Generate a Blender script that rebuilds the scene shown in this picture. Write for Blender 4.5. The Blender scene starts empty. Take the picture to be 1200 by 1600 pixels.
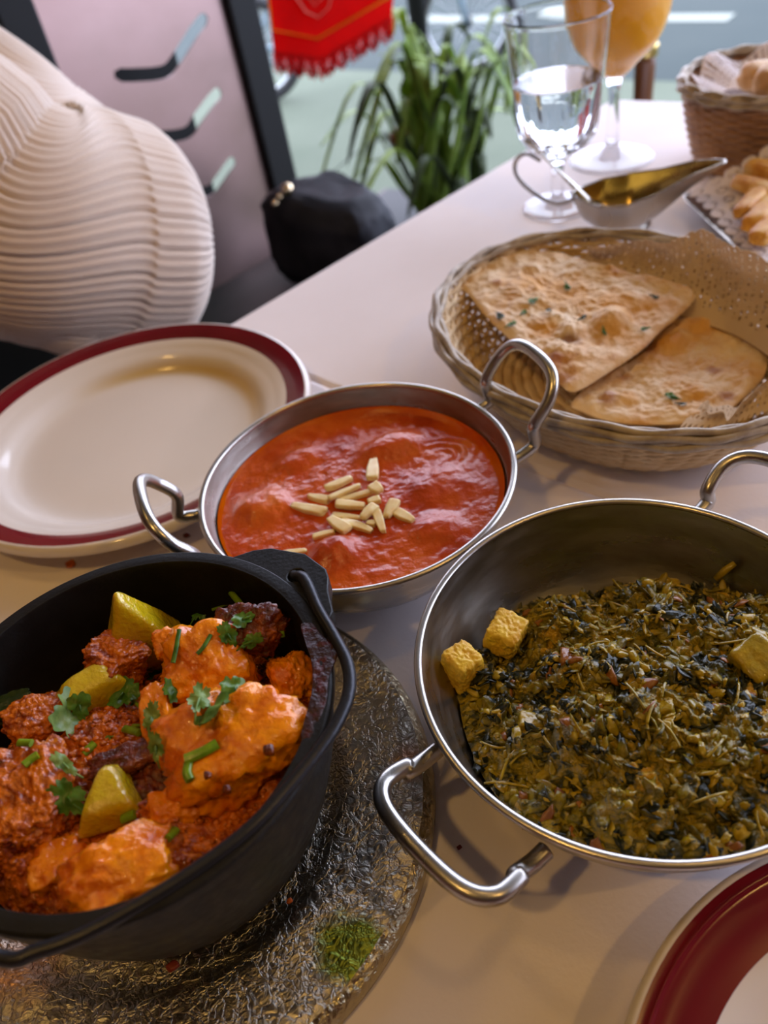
import bpy, bmesh, math, random
import numpy as np
from mathutils import Vector, Matrix
random.seed(7); np.random.seed(7)
SC = bpy.context.scene; COL = SC.collection
PI = math.pi

# ------------------------------------------------------------------ camera
# table top is z = 0, the restaurant floor z = -0.75; camera 0.30 m above the table
H = 0.30; FPX = 1270.0; PITCH = 0.72867; ROLL = -0.19548; FL = -0.75
cF = Vector((0, math.cos(PITCH), -math.sin(PITCH)))
_R = Vector((1, 0, 0)); _U = _R.cross(cF)
cR = math.cos(ROLL)*_R + math.sin(ROLL)*_U
cU = -math.sin(ROLL)*_R + math.cos(ROLL)*_U
cam_d = bpy.data.cameras.new('camera'); cam = bpy.data.objects.new('camera', cam_d); COL.objects.link(cam)
cam.matrix_world = Matrix(((cR.x, cU.x, -cF.x, 0), (cR.y, cU.y, -cF.y, 0), (cR.z, cU.z, -cF.z, H), (0, 0, 0, 1)))
cam_d.sensor_fit = 'VERTICAL'; cam_d.sensor_height = 36; cam_d.lens = FPX/1600*36
cam_d.clip_start = 0.01; cam_d.clip_end = 200
cam_d.dof.use_dof = True; cam_d.dof.focus_distance = 0.31; cam_d.dof.aperture_fstop = 8.5
SC.camera = cam

# ------------------------------------------------------------------ world, lights, exposure
W = bpy.data.worlds.new('sky'); SC.world = W; W.use_nodes = True
nt = W.node_tree; bg = nt.nodes['Background']
tc = nt.nodes.new('ShaderNodeTexCoord'); sx = nt.nodes.new('ShaderNodeSeparateXYZ'); rp = nt.nodes.new('ShaderNodeValToRGB')
nt.links.new(tc.outputs['Generated'], sx.inputs[0]); nt.links.new(sx.outputs['Z'], rp.inputs[0]); nt.links.new(rp.outputs[0], bg.inputs[0])
rp.color_ramp.elements[0].position = 0.0; rp.color_ramp.elements[0].color = (.60, .66, .90, 1)
rp.color_ramp.elements[1].position = 0.6; rp.color_ramp.elements[1].color = (.74, .80, 1.0, 1)
bg.inputs[1].default_value = 7.3
SC.view_settings.view_transform = 'Standard'; SC.view_settings.look = 'None'
SC.view_settings.gamma = 1.0; SC.view_settings.use_curve_mapping = False
SC.view_settings.exposure = 0.0
# facade frame: ux runs along the shop front, nx points out to the street
ux = Vector((.73, -.683, 0)); nx = Vector((.683, .73, 0))
def fr(u, n, z): return ux*u + nx*n + Vector((0, 0, z))

def lamp(name, loc, target, power, size, color, typ='AREA', spot=None):
    d = bpy.data.lights.new(name, typ); d.energy = power; d.color = color
    if typ == 'AREA': d.shape = 'DISK'; d.size = size
    else:
        d.shadow_soft_size = size
        if typ == 'SPOT': d.spot_size = math.radians(spot or 70); d.spot_blend = .6
    o = bpy.data.objects.new(name, d); COL.objects.link(o); o.location = loc
    o.rotation_euler = (Vector(target)-Vector(loc)).to_track_quat('-Z', 'Y').to_euler()
    return o
WARM = (1.0, .58, .16)
# ceiling spots of the dining room, warm
lamp('ceiling_spot', (-.55, -.35, 1.55), (-.03, .12, 0), 17, .035, WARM, 'SPOT', 58)
lamp('ceiling_spot', (1.1, -.55, 1.7), (.05, .15, 0), 16, .03, WARM, 'SPOT', 50)
lamp('ceiling_spot', (-.75, .75, 1.6), (-.1, .4, 0), 5, .045, WARM, 'SPOT', 80)
lamp('ceiling_spot', (.5, .25, 1.7), (.15, .3, 0), 5, .05, WARM, 'SPOT', 80)
# portal in the open shop front so the daylight samples well
pd = bpy.data.lights.new('shop_front_portal', 'AREA'); pd.shape = 'RECTANGLE'; pd.size = 5.6; pd.size_y = 1.85
pd.cycles.is_portal = True
po = bpy.data.objects.new('shop_front_portal', pd); COL.objects.link(po); po.location = fr(0, 1.64, .17)
po.rotation_euler = (-nx).to_track_quat('-Z', 'Y').to_euler()

# ------------------------------------------------------------------ helpers
def at(px, py, z):
    d = cR*((px-600)/FPX) - cU*((py-800)/FPX) + cF
    t = (z-H)/d.z
    return Vector((d.x*t, d.y*t, z))
def ray(px, py):
    return (cR*((px-600)/FPX) - cU*((py-800)/FPX) + cF).normalized()
def at_plane(px, py, p0, n):
    d = ray(px, py); o = Vector((0, 0, H)); return o + d*((p0-o).dot(n)/d.dot(n))

def _hash(i, j, k, seed):
    n = (i.astype(np.int64)*73856093) ^ (j.astype(np.int64)*19349663) ^ (k.astype(np.int64)*83492791) ^ (seed*2654435761 & 0x7fffffff)
    n = (n ^ (n >> 13)) & 0x7fffffff
    n = (n*1274126177) & 0x7fffffff
    n = n ^ (n >> 16)
    return (n & 0xffff)/65535.0*2-1
def vnoise(p, seed=0):
    f = np.floor(p); i = f.astype(np.int64); t = p-f; t = t*t*t*(t*(t*6-15)+10)
    x, y, z = i[:, 0], i[:, 1], i[:, 2]; tx, ty, tz = t[:, 0], t[:, 1], t[:, 2]
    r = 0
    for a in (0, 1):
        for b in (0, 1):
            for c in (0, 1):
                w = (tx if a else 1-tx)*(ty if b else 1-ty)*(tz if c else 1-tz)
                r = r + w*_hash(x+a, y+b, z+c, seed)
    return r
def fbm(p, scale, octaves=4, seed=0, gain=.5):
    p = np.asarray(p, float)*scale; s = 0; a = 1; t = 0
    for o in range(octaves):
        s = s + a*vnoise(p+o*17.3, seed+o); t += a; a *= gain; p = p*2.03
    return s/t

def srgb(r, g, b):
    def c(v):
        v /= 255.0
        return v/12.92 if v <= .04045 else ((v+.055)/1.055)**2.4
    return (c(r), c(g), c(b), 1)

def mat(name, col, rough=.5, metal=0, spec=.5, trans=0, ior=1.45, col2=None, nscale=20, ndetail=4, ramp=(.35, .65), cols=None,
        bump=0, bscale=80, bdetail=4, bdist=.001, coat=0, sss=0, sss_col=None, sheen=0, vor=None, rvar=0, aniso=0, stretch=None, emis=None, distort=0):
    m = bpy.data.materials.new(name); m.use_nodes = True; t = m.node_tree; b = t.nodes['Principled BSDF']; L = t.links.new
    b.inputs['Base Color'].default_value = col; b.inputs['Roughness'].default_value = rough; b.inputs['Metallic'].default_value = metal
    b.inputs['Specular IOR Level'].default_value = spec; b.inputs['Transmission Weight'].default_value = trans; b.inputs['IOR'].default_value = ior
    b.inputs['Coat Weight'].default_value = coat; b.inputs['Coat Roughness'].default_value = .07
    if sss:
        b.inputs['Subsurface Weight'].default_value = sss; b.inputs['Subsurface Radius'].default_value = (.004, .002, .001); b.inputs['Subsurface Scale'].default_value = 1
    b.inputs['Sheen Weight'].default_value = sheen
    co = t.nodes.new('ShaderNodeTexCoord').outputs['Object']
    if stretch:
        mp = t.nodes.new('ShaderNodeMapping'); mp.inputs['Scale'].default_value = stretch; L(co, mp.inputs[0]); co = mp.outputs[0]
    if col2 or cols:
        n = t.nodes.new('ShaderNodeTexNoise'); n.inputs['Scale'].default_value = nscale; n.inputs['Detail'].default_value = ndetail
        n.inputs['Roughness'].default_value = .6; n.inputs['Distortion'].default_value = distort
        L(co, n.inputs['Vector']); r = t.nodes.new('ShaderNodeValToRGB'); L(n.outputs['Fac'], r.inputs[0]); e = r.color_ramp.elements
        if cols:
            e[0].position, e[0].color = cols[0]; e[1].position, e[1].color = cols[-1]
            for pos, c in cols[1:-1]:
                k = e.new(pos); k.color = c
        else:
            e[0].position = ramp[0]; e[1].position = ramp[1]; e[0].color = col; e[1].color = col2
        L(r.outputs[0], b.inputs['Base Color'])
    if rvar:
        n = t.nodes.new('ShaderNodeTexNoise'); n.inputs['Scale'].default_value = bscale*.3; n.inputs['Detail'].default_value = 3; L(co, n.inputs['Vector'])
        mr = t.nodes.new('ShaderNodeMapRange'); mr.inputs['From Min'].default_value = .3; mr.inputs['From Max'].default_value = .7
        mr.inputs['To Min'].default_value = max(0, rough-rvar); mr.inputs['To Max'].default_value = rough+rvar
        L(n.outputs['Fac'], mr.inputs['Value']); L(mr.outputs[0], b.inputs['Roughness'])
    if bump:
        if vor:
            n = t.nodes.new('ShaderNodeTexVoronoi'); n.inputs['Scale'].default_value = bscale; n.feature = vor; o = n.outputs['Distance']
        else:
            n = t.nodes.new('ShaderNodeTexNoise'); n.inputs['Scale'].default_value = bscale; n.inputs['Detail'].default_value = bdetail; o = n.outputs['Fac']
            n.inputs['Distortion'].default_value = distort
        L(co, n.inputs['Vector']); bm = t.nodes.new('ShaderNodeBump'); bm.inputs['Strength'].default_value = bump; bm.inputs['Distance'].default_value = bdist
        L(o, bm.inputs['Height']); L(bm.outputs[0], b.inputs['Normal'])
        if coat: L(bm.outputs[0], b.inputs['Coat Normal'])
    if emis: b.inputs['Emission Color'].default_value = emis[0]; b.inputs['Emission Strength'].default_value = emis[1]
    return m

def translucent(m, w):
    t = m.node_tree; b = t.nodes['Principled BSDF']; L = t.links.new; out = t.nodes['Material Output']
    tr = t.nodes.new('ShaderNodeBsdfTranslucent'); mx = t.nodes.new('ShaderNodeMixShader'); mx.inputs[0].default_value = w
    if b.inputs['Base Color'].links: L(b.inputs['Base Color'].links[0].from_socket, tr.inputs[0])
    else: tr.inputs[0].default_value = b.inputs['Base Color'].default_value
    L(b.outputs[0], mx.inputs[1]); L(tr.outputs[0], mx.inputs[2]); L(mx.outputs[0], out.inputs[0]); return m

class MB:
    def __init__(s): s.v = []; s.f = []; s.n = 0; s.mi = []
    def add(s, v, f, mi=0):
        v = np.asarray(v, float).reshape(-1, 3); s.v.append(v); n = s.n
        s.f += [tuple(i+n for i in q) for q in f]; s.mi += [mi]*len(f); s.n += len(v); return s
    def build(s, name, m, parent=None, smooth=True, origin=None, angle=None):
        v = np.vstack(s.v); 
        if origin is None:
            origin = Vector((0, 0, 0))
        me = bpy.data.meshes.new(name); me.from_pydata((v-np.array(origin)).tolist(), [], s.f)
        for q in (m if isinstance(m, (list, tuple)) else [m]): me.materials.append(q)
        me.polygons.foreach_set('use_smooth', [smooth]*len(me.polygons)); me.polygons.foreach_set('material_index', s.mi)
        me.validate(); me.update()
        if angle: 
            me.set_sharp_from_angle(angle=math.radians(angle))
        o = bpy.data.objects.new(name, me); COL.objects.link(o); o.location = origin
        if parent: o.parent = parent; o.location = Vector(origin)-parent.location if any(origin) else -parent.location
        return o
def tag(o, label=None, cat=None, group=None, kind=None):
    for k, v in (('label', label), ('category', cat), ('group', group), ('kind', kind)):
        if v: o[k] = v
    return o
def empty(name, loc, label, cat, group=None, kind=None):
    o = bpy.data.objects.new(name, None); COL.objects.link(o); o.location = loc; o.empty_display_size = .02
    return tag(o, label, cat, group, kind)

def grid_faces(nu, nv, wu=False, wv=False, off=0):
    f = []
    for i in range(nu if wu else nu-1):
        a = i*nv; b = ((i+1) % nu)*nv
        for j in range(nv if wv else nv-1):
            k = (j+1) % nv; f.append((a+j+off, b+j+off, b+k+off, a+k+off))
    return f
def lathe(prof, n=96, c=(0, 0, 0), a0=0, fn=None):
    a = np.linspace(0, 2*PI, n, endpoint=False)+a0; pr = np.array(prof, float)
    A, R = np.meshgrid(a, pr[:, 0], indexing='ij'); Z = np.meshgrid(a, pr[:, 1], indexing='ij')[1]
    if fn: R, Z = fn(A, R, Z)
    v = np.stack([R*np.cos(A)+c[0], R*np.sin(A)+c[1], Z+c[2]], -1).reshape(-1, 3)
    return v, grid_faces(n, len(prof), wu=True)
def catmull(pts, n=8, closed=False):
    P = [Vector(p) for p in pts]; out = []; N = len(P)
    for i in range(N if closed else N-1):
        if closed: a, b, c, d = P[i-1], P[i], P[(i+1) % N], P[(i+2) % N]
        else: a, b, c, d = P[max(i-1, 0)], P[i], P[i+1], P[min(i+2, N-1)]
        for k in range(n):
            t = k/n; out.append(.5*((2*b)+(c-a)*t+(2*a-5*b+4*c-d)*t*t+(3*b-a-3*c+d)*t**3))
    if not closed: out.append(P[-1].copy())
    return out
def smoothprof(pts, n=6):
    return [(p.x, p.y) for p in catmull([(a, b, 0) for a, b in pts], n)]
def tube(pts, rad, n=10, closed=False, flat=1.0, caps=True):
    P = [Vector(p) for p in pts]; N = len(P); v = []; up = None
    rad = rad if hasattr(rad, '__len__') else [rad]*N
    for i in range(N):
        if closed: t = P[(i+1) % N]-P[i-1]
        else: t = P[min(i+1, N-1)]-P[max(i-1, 0)]
        t.normalize()
        if up is None: up = Vector((0, 0, 1)) if abs(t.z) < .9 else Vector((1, 0, 0))
        s = t.cross(up)
        if s.length < 1e-6: s = t.orthogonal()
        s.normalize(); up = s.cross(t).normalized()
        for k in range(n):
            a = 2*PI*k/n; v.append(P[i]+s*math.cos(a)*rad[i]+up*math.sin(a)*rad[i]*flat)
    f = grid_faces(N, n, wu=closed, wv=True)
    if caps and not closed: f.append(tuple(range(n))); f.append(tuple(reversed(range((N-1)*n, N*n))))
    return [tuple(p) for p in v], f
def box(x0, x1, y0, y1, z0, z1, M=None):
    v = [Vector((x, y, z)) for x in (x0, x1) for y in (y0, y1) for z in (z0, z1)]
    if M: v = [M @ p for p in v]
    return [tuple(p) for p in v], [(0, 1, 3, 2), (4, 6, 7, 5), (0, 4, 5, 1), (2, 3, 7, 6), (0, 2, 6, 4), (1, 5, 7, 3)]
def prism(poly, z0, z1):
    n = len(poly); v = [(p[0], p[1], z1) for p in poly]+[(p[0], p[1], z0) for p in poly]
    f = [tuple(range(n)), tuple(reversed(range(n, 2*n)))]+[(i, n+i, n+(i+1) % n, (i+1) % n) for i in range(n)]
    return v, f
def bevel(o, w, seg=2):
    m = o.modifiers.new('bevel', 'BEVEL'); m.width = w; m.segments = seg; m.limit_method = 'ANGLE'; return o

_bm = {}
def ico(sub):
    if sub not in _bm:
        b = bmesh.new(); bmesh.ops.create_icosphere(b, subdivisions=sub, radius=1)
        _bm[sub] = (np.array([v.co[:] for v in b.verts]), [tuple(v.index for v in f.verts) for f in b.faces]); b.free()
    return _bm[sub]
def rotm(rx, ry, rz): return np.array((Matrix.Rotation(rz, 3, 'Z') @ Matrix.Rotation(ry, 3, 'Y') @ Matrix.Rotation(rx, 3, 'X')))
def chunk(c, size, rot=(0, 0, 0), seed=0, sub=5, k=9, nplane=5, amp=.06, nsc=2.5, fine=.02, planes=None, fsc=9):
    """a cut lump: soft intersection of planes, with noise relief"""
    d, f = ico(sub); rs = np.random.RandomState(seed)
    N = [(1, 0, 0, 1), (-1, 0, 0, 1), (0, 1, 0, 1), (0, -1, 0, 1), (0, 0, 1, 1), (0, 0, -1, 1)] if planes is None else planes
    N = list(N)
    for _ in range(nplane):
        q = rs.randn(3); q /= np.linalg.norm(q); N.append((*q, rs.uniform(.85, 1.15)))
    s = 0
    for q in N:
        n = np.array(q[:3]); n = n/np.linalg.norm(n); s = s+np.maximum(0, d@n/q[3])**k
    r = np.maximum(s, 1e-9)**(-1/k)
    r = np.minimum(r, 2.2)
    p = d*r[:, None]
    r = r*(1+amp*fbm(p+seed*3.1, nsc, 3, seed)+fine*fbm(p, fsc, 3, seed+9))
    p = d*r[:, None]*np.array(size)
    return p@rotm(*rot).T+np.array(c), f

def poly_slab(outline, thick, zf, rings=40, nseg=200, edge=5, under=True):
    """a flat baked or leafy slab from an outline (x, y): star-shaped about its centroid; zf(x, y) gives the resting height and relief"""
    P = catmull([(p[0], p[1], 0) for p in outline], max(2, nseg//len(outline)), closed=True)
    P = np.array([p[:2] for p in P]); c = P.mean(0); n = len(P)
    t = np.linspace(0, 1, rings)**.85
    X = c[0]+(P[:, 0]-c[0])[:, None]*t; Y = c[1]+(P[:, 1]-c[1])[:, None]*t; T = np.broadcast_to(t, X.shape)
    base, top = zf(X.ravel(), Y.ravel(), T.ravel())
    prof = np.sqrt(np.clip(1-T.ravel()**(2*edge), 0, 1))
    v1 = np.stack([X.ravel(), Y.ravel(), base+(thick*.5+top)*prof+thick*.5], -1)
    f = grid_faces(n, rings, wu=True); v = v1
    if under:
        v2 = np.stack([X.ravel(), Y.ravel(), base+thick*.5-thick*.5*prof], -1)
        v = np.vstack([v1, v2]); f = [tuple(reversed(q)) for q in f]; f = [tuple(reversed(q)) for q in f]+[tuple(i+len(v1) for i in reversed(q)) for q in f]
    return v, f

# ------------------------------------------------------------------ materials
M = {}
M['cloth'] = mat('tablecloth_cotton', srgb(232, 222, 222), .75, col2=srgb(238, 229, 230), nscale=6, bump=.25, bscale=420, bdist=.0004)
M['plate'] = mat('plate_glaze', srgb(226, 216, 206), .12, spec=.6, col2=srgb(232, 222, 212), nscale=5)
M['maroon'] = mat('maroon_glaze', srgb(118, 18, 30), .16, spec=.6, col2=srgb(104, 14, 26), nscale=12)
M['steel'] = mat('brushed_steel', (.46, .43, .39, 1), .30, 1, bump=.15, bscale=90, bdist=.0005, rvar=.07, stretch=(1, 1, 5))
M['steel_in'] = mat('worn_steel', (.40, .37, .33, 1), .33, 1, bump=.25, bscale=120, bdist=.0004, rvar=.09, stretch=(1, 1, 4), col2=(.30, .27, .23, 1), nscale=40)
M['steel_rim'] = mat('polished_steel', (.56, .52, .47, 1), .30, 1)
M['iron'] = mat('cast_iron', (.0055, .005, .005, 1), .48, .0, spec=.28, bump=.5, bscale=700, bdist=.0003, rvar=.1, col2=(.010, .009, .008, 1), nscale=60)
M['iron_wire'] = mat('iron_wire', (.03, .03, .034, 1), .36, .7, bump=.4, bscale=500, bdist=.0003)
M['foil'] = mat('hammered_silver', (.62, .58, .50, 1), .34, 1, bump=0, col2=(.48, .44, .38, 1), nscale=30, rvar=0)
M['sauce'] = mat('tomato_sauce', srgb(186, 66, 18), .27, spec=.45, cols=[(.28, srgb(150, 44, 4)), (.45, srgb(186, 68, 8)), (.6, srgb(202, 88, 16)), (.75, srgb(214, 116, 40))], nscale=26, ndetail=6, bump=.7, bscale=420, bdist=.0006, coat=.2, sss=.05)
M['oil'] = mat('orange_oil', srgb(206, 96, 0), .12, spec=.5, coat=.5, col2=srgb(196, 72, 0), nscale=60)
M['almond'] = mat('almond_flesh', srgb(246, 226, 170), .4, col2=srgb(232, 200, 134), nscale=160, sss=.2, coat=.15, stretch=(1, 1, 1))
M['masala'] = mat('masala_gravy', srgb(130, 45, 8), .25, cols=[(.3, srgb(60, 16, 0)), (.40, srgb(146, 56, 0)), (.50, srgb(216, 112, 0)), (.60, srgb(146, 52, 0)), (.70, srgb(238, 146, 4))], nscale=80, ndetail=8, bump=.8, bscale=480, bdist=.0012, coat=.6, distort=.6)
M['potato'] = mat('spiced_potato', srgb(214, 116, 8), .26, cols=[(.26, srgb(140, 48, 0)), (.38, srgb(214, 100, 0)), (.52, srgb(246, 144, 0)), (.75, srgb(255, 168, 4))], nscale=60, ndetail=7, bump=.8, bscale=360, bdist=.0010, coat=.5, sss=.2, distort=.4)
M['crust'] = mat('dark_spice_crust', srgb(90, 24, 10), .3, cols=[(.3, srgb(40, 10, 4)), (.5, srgb(100, 32, 8)), (.7, srgb(168, 84, 24))], nscale=150, ndetail=6, bump=.9, bscale=600, bdist=.0014, coat=.4)
M['onion'] = mat('glazed_onion', srgb(212, 184, 24), .12, col2=srgb(178, 128, 8), nscale=30, ramp=(.45, .8), bump=.8, bscale=520, bdist=.0009, coat=.9, sss=.3, stretch=(1, 1, 1))
M['leaf'] = mat('coriander_leaf', srgb(88, 134, 40), .35, col2=srgb(46, 92, 24), nscale=180, bump=.5, bscale=420, bdist=.0006, sss=.1)
M['leafpale'] = mat('coriander_leaf_pale', srgb(132, 156, 84), .38, col2=srgb(84, 122, 56), nscale=180, bump=.5, bscale=380, bdist=.0006)
M['stem'] = mat('green_onion', srgb(122, 150, 22), .28, col2=srgb(88, 120, 18), nscale=220, coat=.3)
M['saag'] = mat('spinach_base', srgb(66, 62, 16), .33, cols=[(.32, srgb(22, 27, 12)), (.42, srgb(72, 70, 10)), (.50, srgb(164, 138, 14)), (.58, srgb(94, 88, 16)), (.68, srgb(196, 154, 18))], nscale=80, ndetail=7, bump=.9, bscale=520, bdist=.0014, coat=.4, distort=.8)
M['spinach'] = mat('wilted_spinach', srgb(24, 30, 14), .34, spec=.35, col2=srgb(132, 116, 18), ramp=(.46, .58), nscale=70, bump=.6, bscale=500, bdist=.0008, coat=.22)
M['fleck'] = mat('yellow_onion_bits', srgb(178, 148, 14), .3, col2=srgb(128, 112, 14), nscale=140, coat=.35, bump=.5, bscale=500, bdist=.0008)
M['tomato'] = mat('cooked_tomato_bits', srgb(150, 92, 12), .35, col2=srgb(120, 68, 10), nscale=150, coat=.35, bump=.5, bscale=500, bdist=.0008)
M['paneer'] = mat('paneer', srgb(232, 196, 60), .45, col2=srgb(214, 150, 20), nscale=90, ramp=(.4, .75), bump=.7, bscale=420, bdist=.0009, coat=.15)
M['naan'] = mat('naan_bread', srgb(214, 176, 130), .6, cols=[(.25, srgb(170, 104, 42)), (.38, srgb(206, 160, 104)), (.55, srgb(222, 190, 148)), (.8, srgb(230, 206, 172))], nscale=34, ndetail=6, bump=.6, bscale=260, bdist=.0008, sss=.1)
M['naan_gold'] = mat('buttered_naan', srgb(206, 150, 60), .38, cols=[(.3, srgb(184, 116, 34)), (.5, srgb(212, 162, 82)), (.68, srgb(226, 190, 136))], nscale=44, ndetail=6, bump=.6, bscale=280, bdist=.0009, coat=.2)
M['char'] = mat('browned_blister', srgb(176, 104, 40), .5, col2=srgb(128, 66, 24), nscale=120, bump=.5, bscale=300, bdist=.0006)
M['wicker'] = mat('cream_wicker', srgb(222, 198, 158), .55, col2=srgb(206, 174, 126), nscale=60, bump=.5, bscale=160, bdist=.001, stretch=(1, 1, 3))
M['wicker2'] = mat('tan_wicker', srgb(186, 142, 100), .55, col2=srgb(160, 116, 78), nscale=60, bump=.5, bscale=160, bdist=.001)
M['cane'] = mat('grey_cane_rim', srgb(150, 134, 116), .45, col2=srgb(190, 176, 154), nscale=90, bump=.4, bscale=200, bdist=.0008)
M['doily'] = mat('doily_paper', srgb(226, 204, 176), .8, bump=.4, bscale=300, bdist=.0005)
M['doily_w'] = mat('doily_paper_white', srgb(246, 238, 240), .8, bump=.4, bscale=300, bdist=.0005)
M['glass'] = mat('clear_glass', (1, 1, 1, 1), .0, trans=1, ior=1.45)
M['water'] = mat('water', (.97, .985, 1, 1), 0, trans=1, ior=1.33)
M['juice'] = mat('orange_juice', srgb(255, 184, 0), .5, col2=srgb(252, 174, 0), nscale=10, coat=1, emis=None)
M['pewter'] = mat('pewter', (.40, .36, .32, 1), .27, 1, rvar=.06, bscale=60)
M['brass'] = mat('gilded_inside', (.50, .36, .12, 1), .28, 1, rvar=.05, bscale=50)
M['fry'] = mat('fried_batter', srgb(214, 154, 50), .45, cols=[(.3, srgb(180, 108, 24)), (.5, srgb(220, 160, 60)), (.7, srgb(230, 196, 120))], nscale=60, bump=.5, bscale=200, bdist=.001)
M['blackmetal'] = mat('black_painted_metal', (.010, .010, .010, 1), .5, spec=.25)
M['chairpanel'] = mat('brushed_chair_panel', (.37, .245, .22, 1), .35, 1, bump=.15, bscale=50, bdist=.0006, rvar=.05, col2=(.42, .28, .26, 1), nscale=5)
M['vinyl'] = mat('dark_green_vinyl', (.010, .018, .017, 1), .5, spec=.3, bump=.2, bscale=200, bdist=.0005)
M['leather'] = mat('black_leather', (.006, .006, .009, 1), .55, spec=.2, bump=.5, bscale=240, bdist=.0012, col2=(.018, .018, .024, 1), nscale=20)
M['gold'] = mat('gold_clasp', (.7, .55, .35, 1), .1, 1)
M['knit'] = mat('white_knit', srgb(222, 202, 184), .9, sheen=.5, bump=.5, bscale=900, bdist=.0008, col2=srgb(228, 212, 198), nscale=14)
M['trouser'] = mat('brown_wool', srgb(52, 30, 24), .9, col2=srgb(92, 54, 30), nscale=14, ramp=(.45, .75), bump=.3, bscale=300, bdist=.001)
M['skin'] = mat('skin', srgb(196, 140, 112), .5, sss=.1)
M['red'] = mat('red_felt', srgb(232, 12, 12), .65, col2=srgb(216, 6, 8), nscale=8)
M['yellow'] = mat('gold_braid', srgb(255, 170, 30), .55)
M['pink'] = mat('pale_pink_print', srgb(255, 190, 170), .6)
M['plantleaf'] = mat('strap_leaf', srgb(160, 180, 76), .4, col2=srgb(112, 140, 56), nscale=9, sss=0)
M['plantdark'] = mat('strap_leaf_dark', srgb(84, 98, 62), .5, col2=srgb(62, 76, 48), nscale=9)
M['planter'] = mat('maroon_planter', srgb(96, 66, 70), .5, col2=srgb(84, 52, 56), nscale=12)
M['ball'] = mat('terracotta', srgb(150, 84, 36), .7)
M['tyre'] = mat('tyre_rubber', (.03, .03, .032, 1), .7)
M['bikepaint'] = mat('pale_blue_paint', srgb(140, 160, 172), .4)
M['alu'] = mat('aluminium', (.6, .62, .64, 1), .3, 1)
M['wood'] = mat('walnut', srgb(120, 74, 36), .4, col2=srgb(88, 50, 24), nscale=8, stretch=(1, 1, .2), coat=.2)
M['pave'] = mat('pale_paving', srgb(98, 104, 90), .9, spec=.1, col2=srgb(90, 97, 83), nscale=1.5, bump=.3, bscale=60, bdist=.002)
M['road'] = mat('asphalt', srgb(66, 72, 70), .9, spec=.1, col2=srgb(60, 67, 66), nscale=1, bump=.3, bscale=80, bdist=.003)
M['line'] = mat('road_paint', srgb(132, 136, 128), .8, spec=.1)
M['floor'] = mat('dark_floor_tile', srgb(70, 52, 44), .5, col2=srgb(58, 44, 38), nscale=3)
M['wall'] = mat('terracotta_plaster', srgb(150, 92, 70), .85, col2=srgb(142, 84, 62), nscale=2)
M['ceil'] = mat('cream_ceiling', srgb(206, 188, 160), .9, col2=srgb(198, 180, 150), nscale=2)
M['dark'] = mat('dark_trim', srgb(40, 34, 32), .6)
M['crumb'] = mat('orange_crumb', srgb(206, 96, 20), .4)
M['crumbdark'] = mat('red_brown_crumb', srgb(120, 40, 20), .5)

for k_, w_ in (('red', .5), ('yellow', .4), ('pink', .4), ('plantleaf', .4), ('plantdark', .3), ('doily', .25), ('doily_w', .3), ('leaf', .15)): translucent(M[k_], w_)
# silver charger: wrinkled foil relief in the shader
def foil_nodes(m):
    t = m.node_tree; b = t.nodes['Principled BSDF']; L = t.links.new
    co = t.nodes.new('ShaderNodeTexCoord').outputs['Object']
    v = t.nodes.new('ShaderNodeTexVoronoi'); v.feature = 'DISTANCE_TO_EDGE'; v.inputs['Scale'].default_value = 130
    n0 = t.nodes.new('ShaderNodeTexNoise'); n0.inputs['Scale'].default_value = 45; n0.inputs['Detail'].default_value = 6; L(co, n0.inputs['Vector'])
    mx = t.nodes.new('ShaderNodeMixRGB'); mx.inputs[0].default_value = .06; L(co, mx.inputs[1]); L(n0.outputs['Color'], mx.inputs[2]); L(mx.outputs[0], v.inputs['Vector'])
    n1 = t.nodes.new('ShaderNodeTexNoise'); n1.inputs['Scale'].default_value = 230; n1.inputs['Detail'].default_value = 5; n1.inputs['Distortion'].default_value = 1.5; L(co, n1.inputs['Vector'])
    mr = t.nodes.new('ShaderNodeMapRange'); mr.inputs['From Max'].default_value = .08; L(v.outputs['Distance'], mr.inputs['Value'])
    ad = t.nodes.new('ShaderNodeMath'); ad.operation = 'MULTIPLY_ADD'; L(n1.outputs['Fac'], ad.inputs[0]); ad.inputs[1].default_value = 3.0; L(mr.outputs[0], ad.inputs[2])
    bm = t.nodes.new('ShaderNodeBump'); bm.inputs['Strength'].default_value = .55; bm.inputs['Distance'].default_value = .0007; L(ad.outputs[0], bm.inputs['Height']); L(bm.outputs[0], b.inputs['Normal'])
foil_nodes(M['foil'])
def stain(m, place, r, col, nscale, soft=.6):
    t = m.node_tree; b = t.nodes['Principled BSDF']; L = t.links.new; src = b.inputs['Base Color'].links[0].from_socket
    geo = t.nodes.new('ShaderNodeNewGeometry').outputs['Position']; nz = t.nodes.new('ShaderNodeTexNoise'); nz.inputs['Scale'].default_value = nscale; nz.inputs['Detail'].default_value = 6; L(geo, nz.inputs['Vector'])
    d = t.nodes.new('ShaderNodeVectorMath'); d.operation = 'DISTANCE'; L(geo, d.inputs[0]); d.inputs[1].default_value = place
    a = t.nodes.new('ShaderNodeMath'); a.operation = 'MULTIPLY_ADD'; L(nz.outputs['Fac'], a.inputs[0]); a.inputs[1].default_value = r*1.6; L(d.outputs['Value'], a.inputs[2])
    mr = t.nodes.new('ShaderNodeMapRange'); mr.inputs['From Min'].default_value = r*1.4; mr.inputs['From Max'].default_value = r*(1.4+soft); mr.inputs['To Min'].default_value = 1; mr.inputs['To Max'].default_value = 0; L(a.outputs[0], mr.inputs['Value'])
    mx = t.nodes.new('ShaderNodeMixRGB'); L(mr.outputs[0], mx.inputs[0]); L(src, mx.inputs[1]); mx.inputs[2].default_value = col; L(mx.outputs[0], b.inputs['Base Color'])
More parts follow.
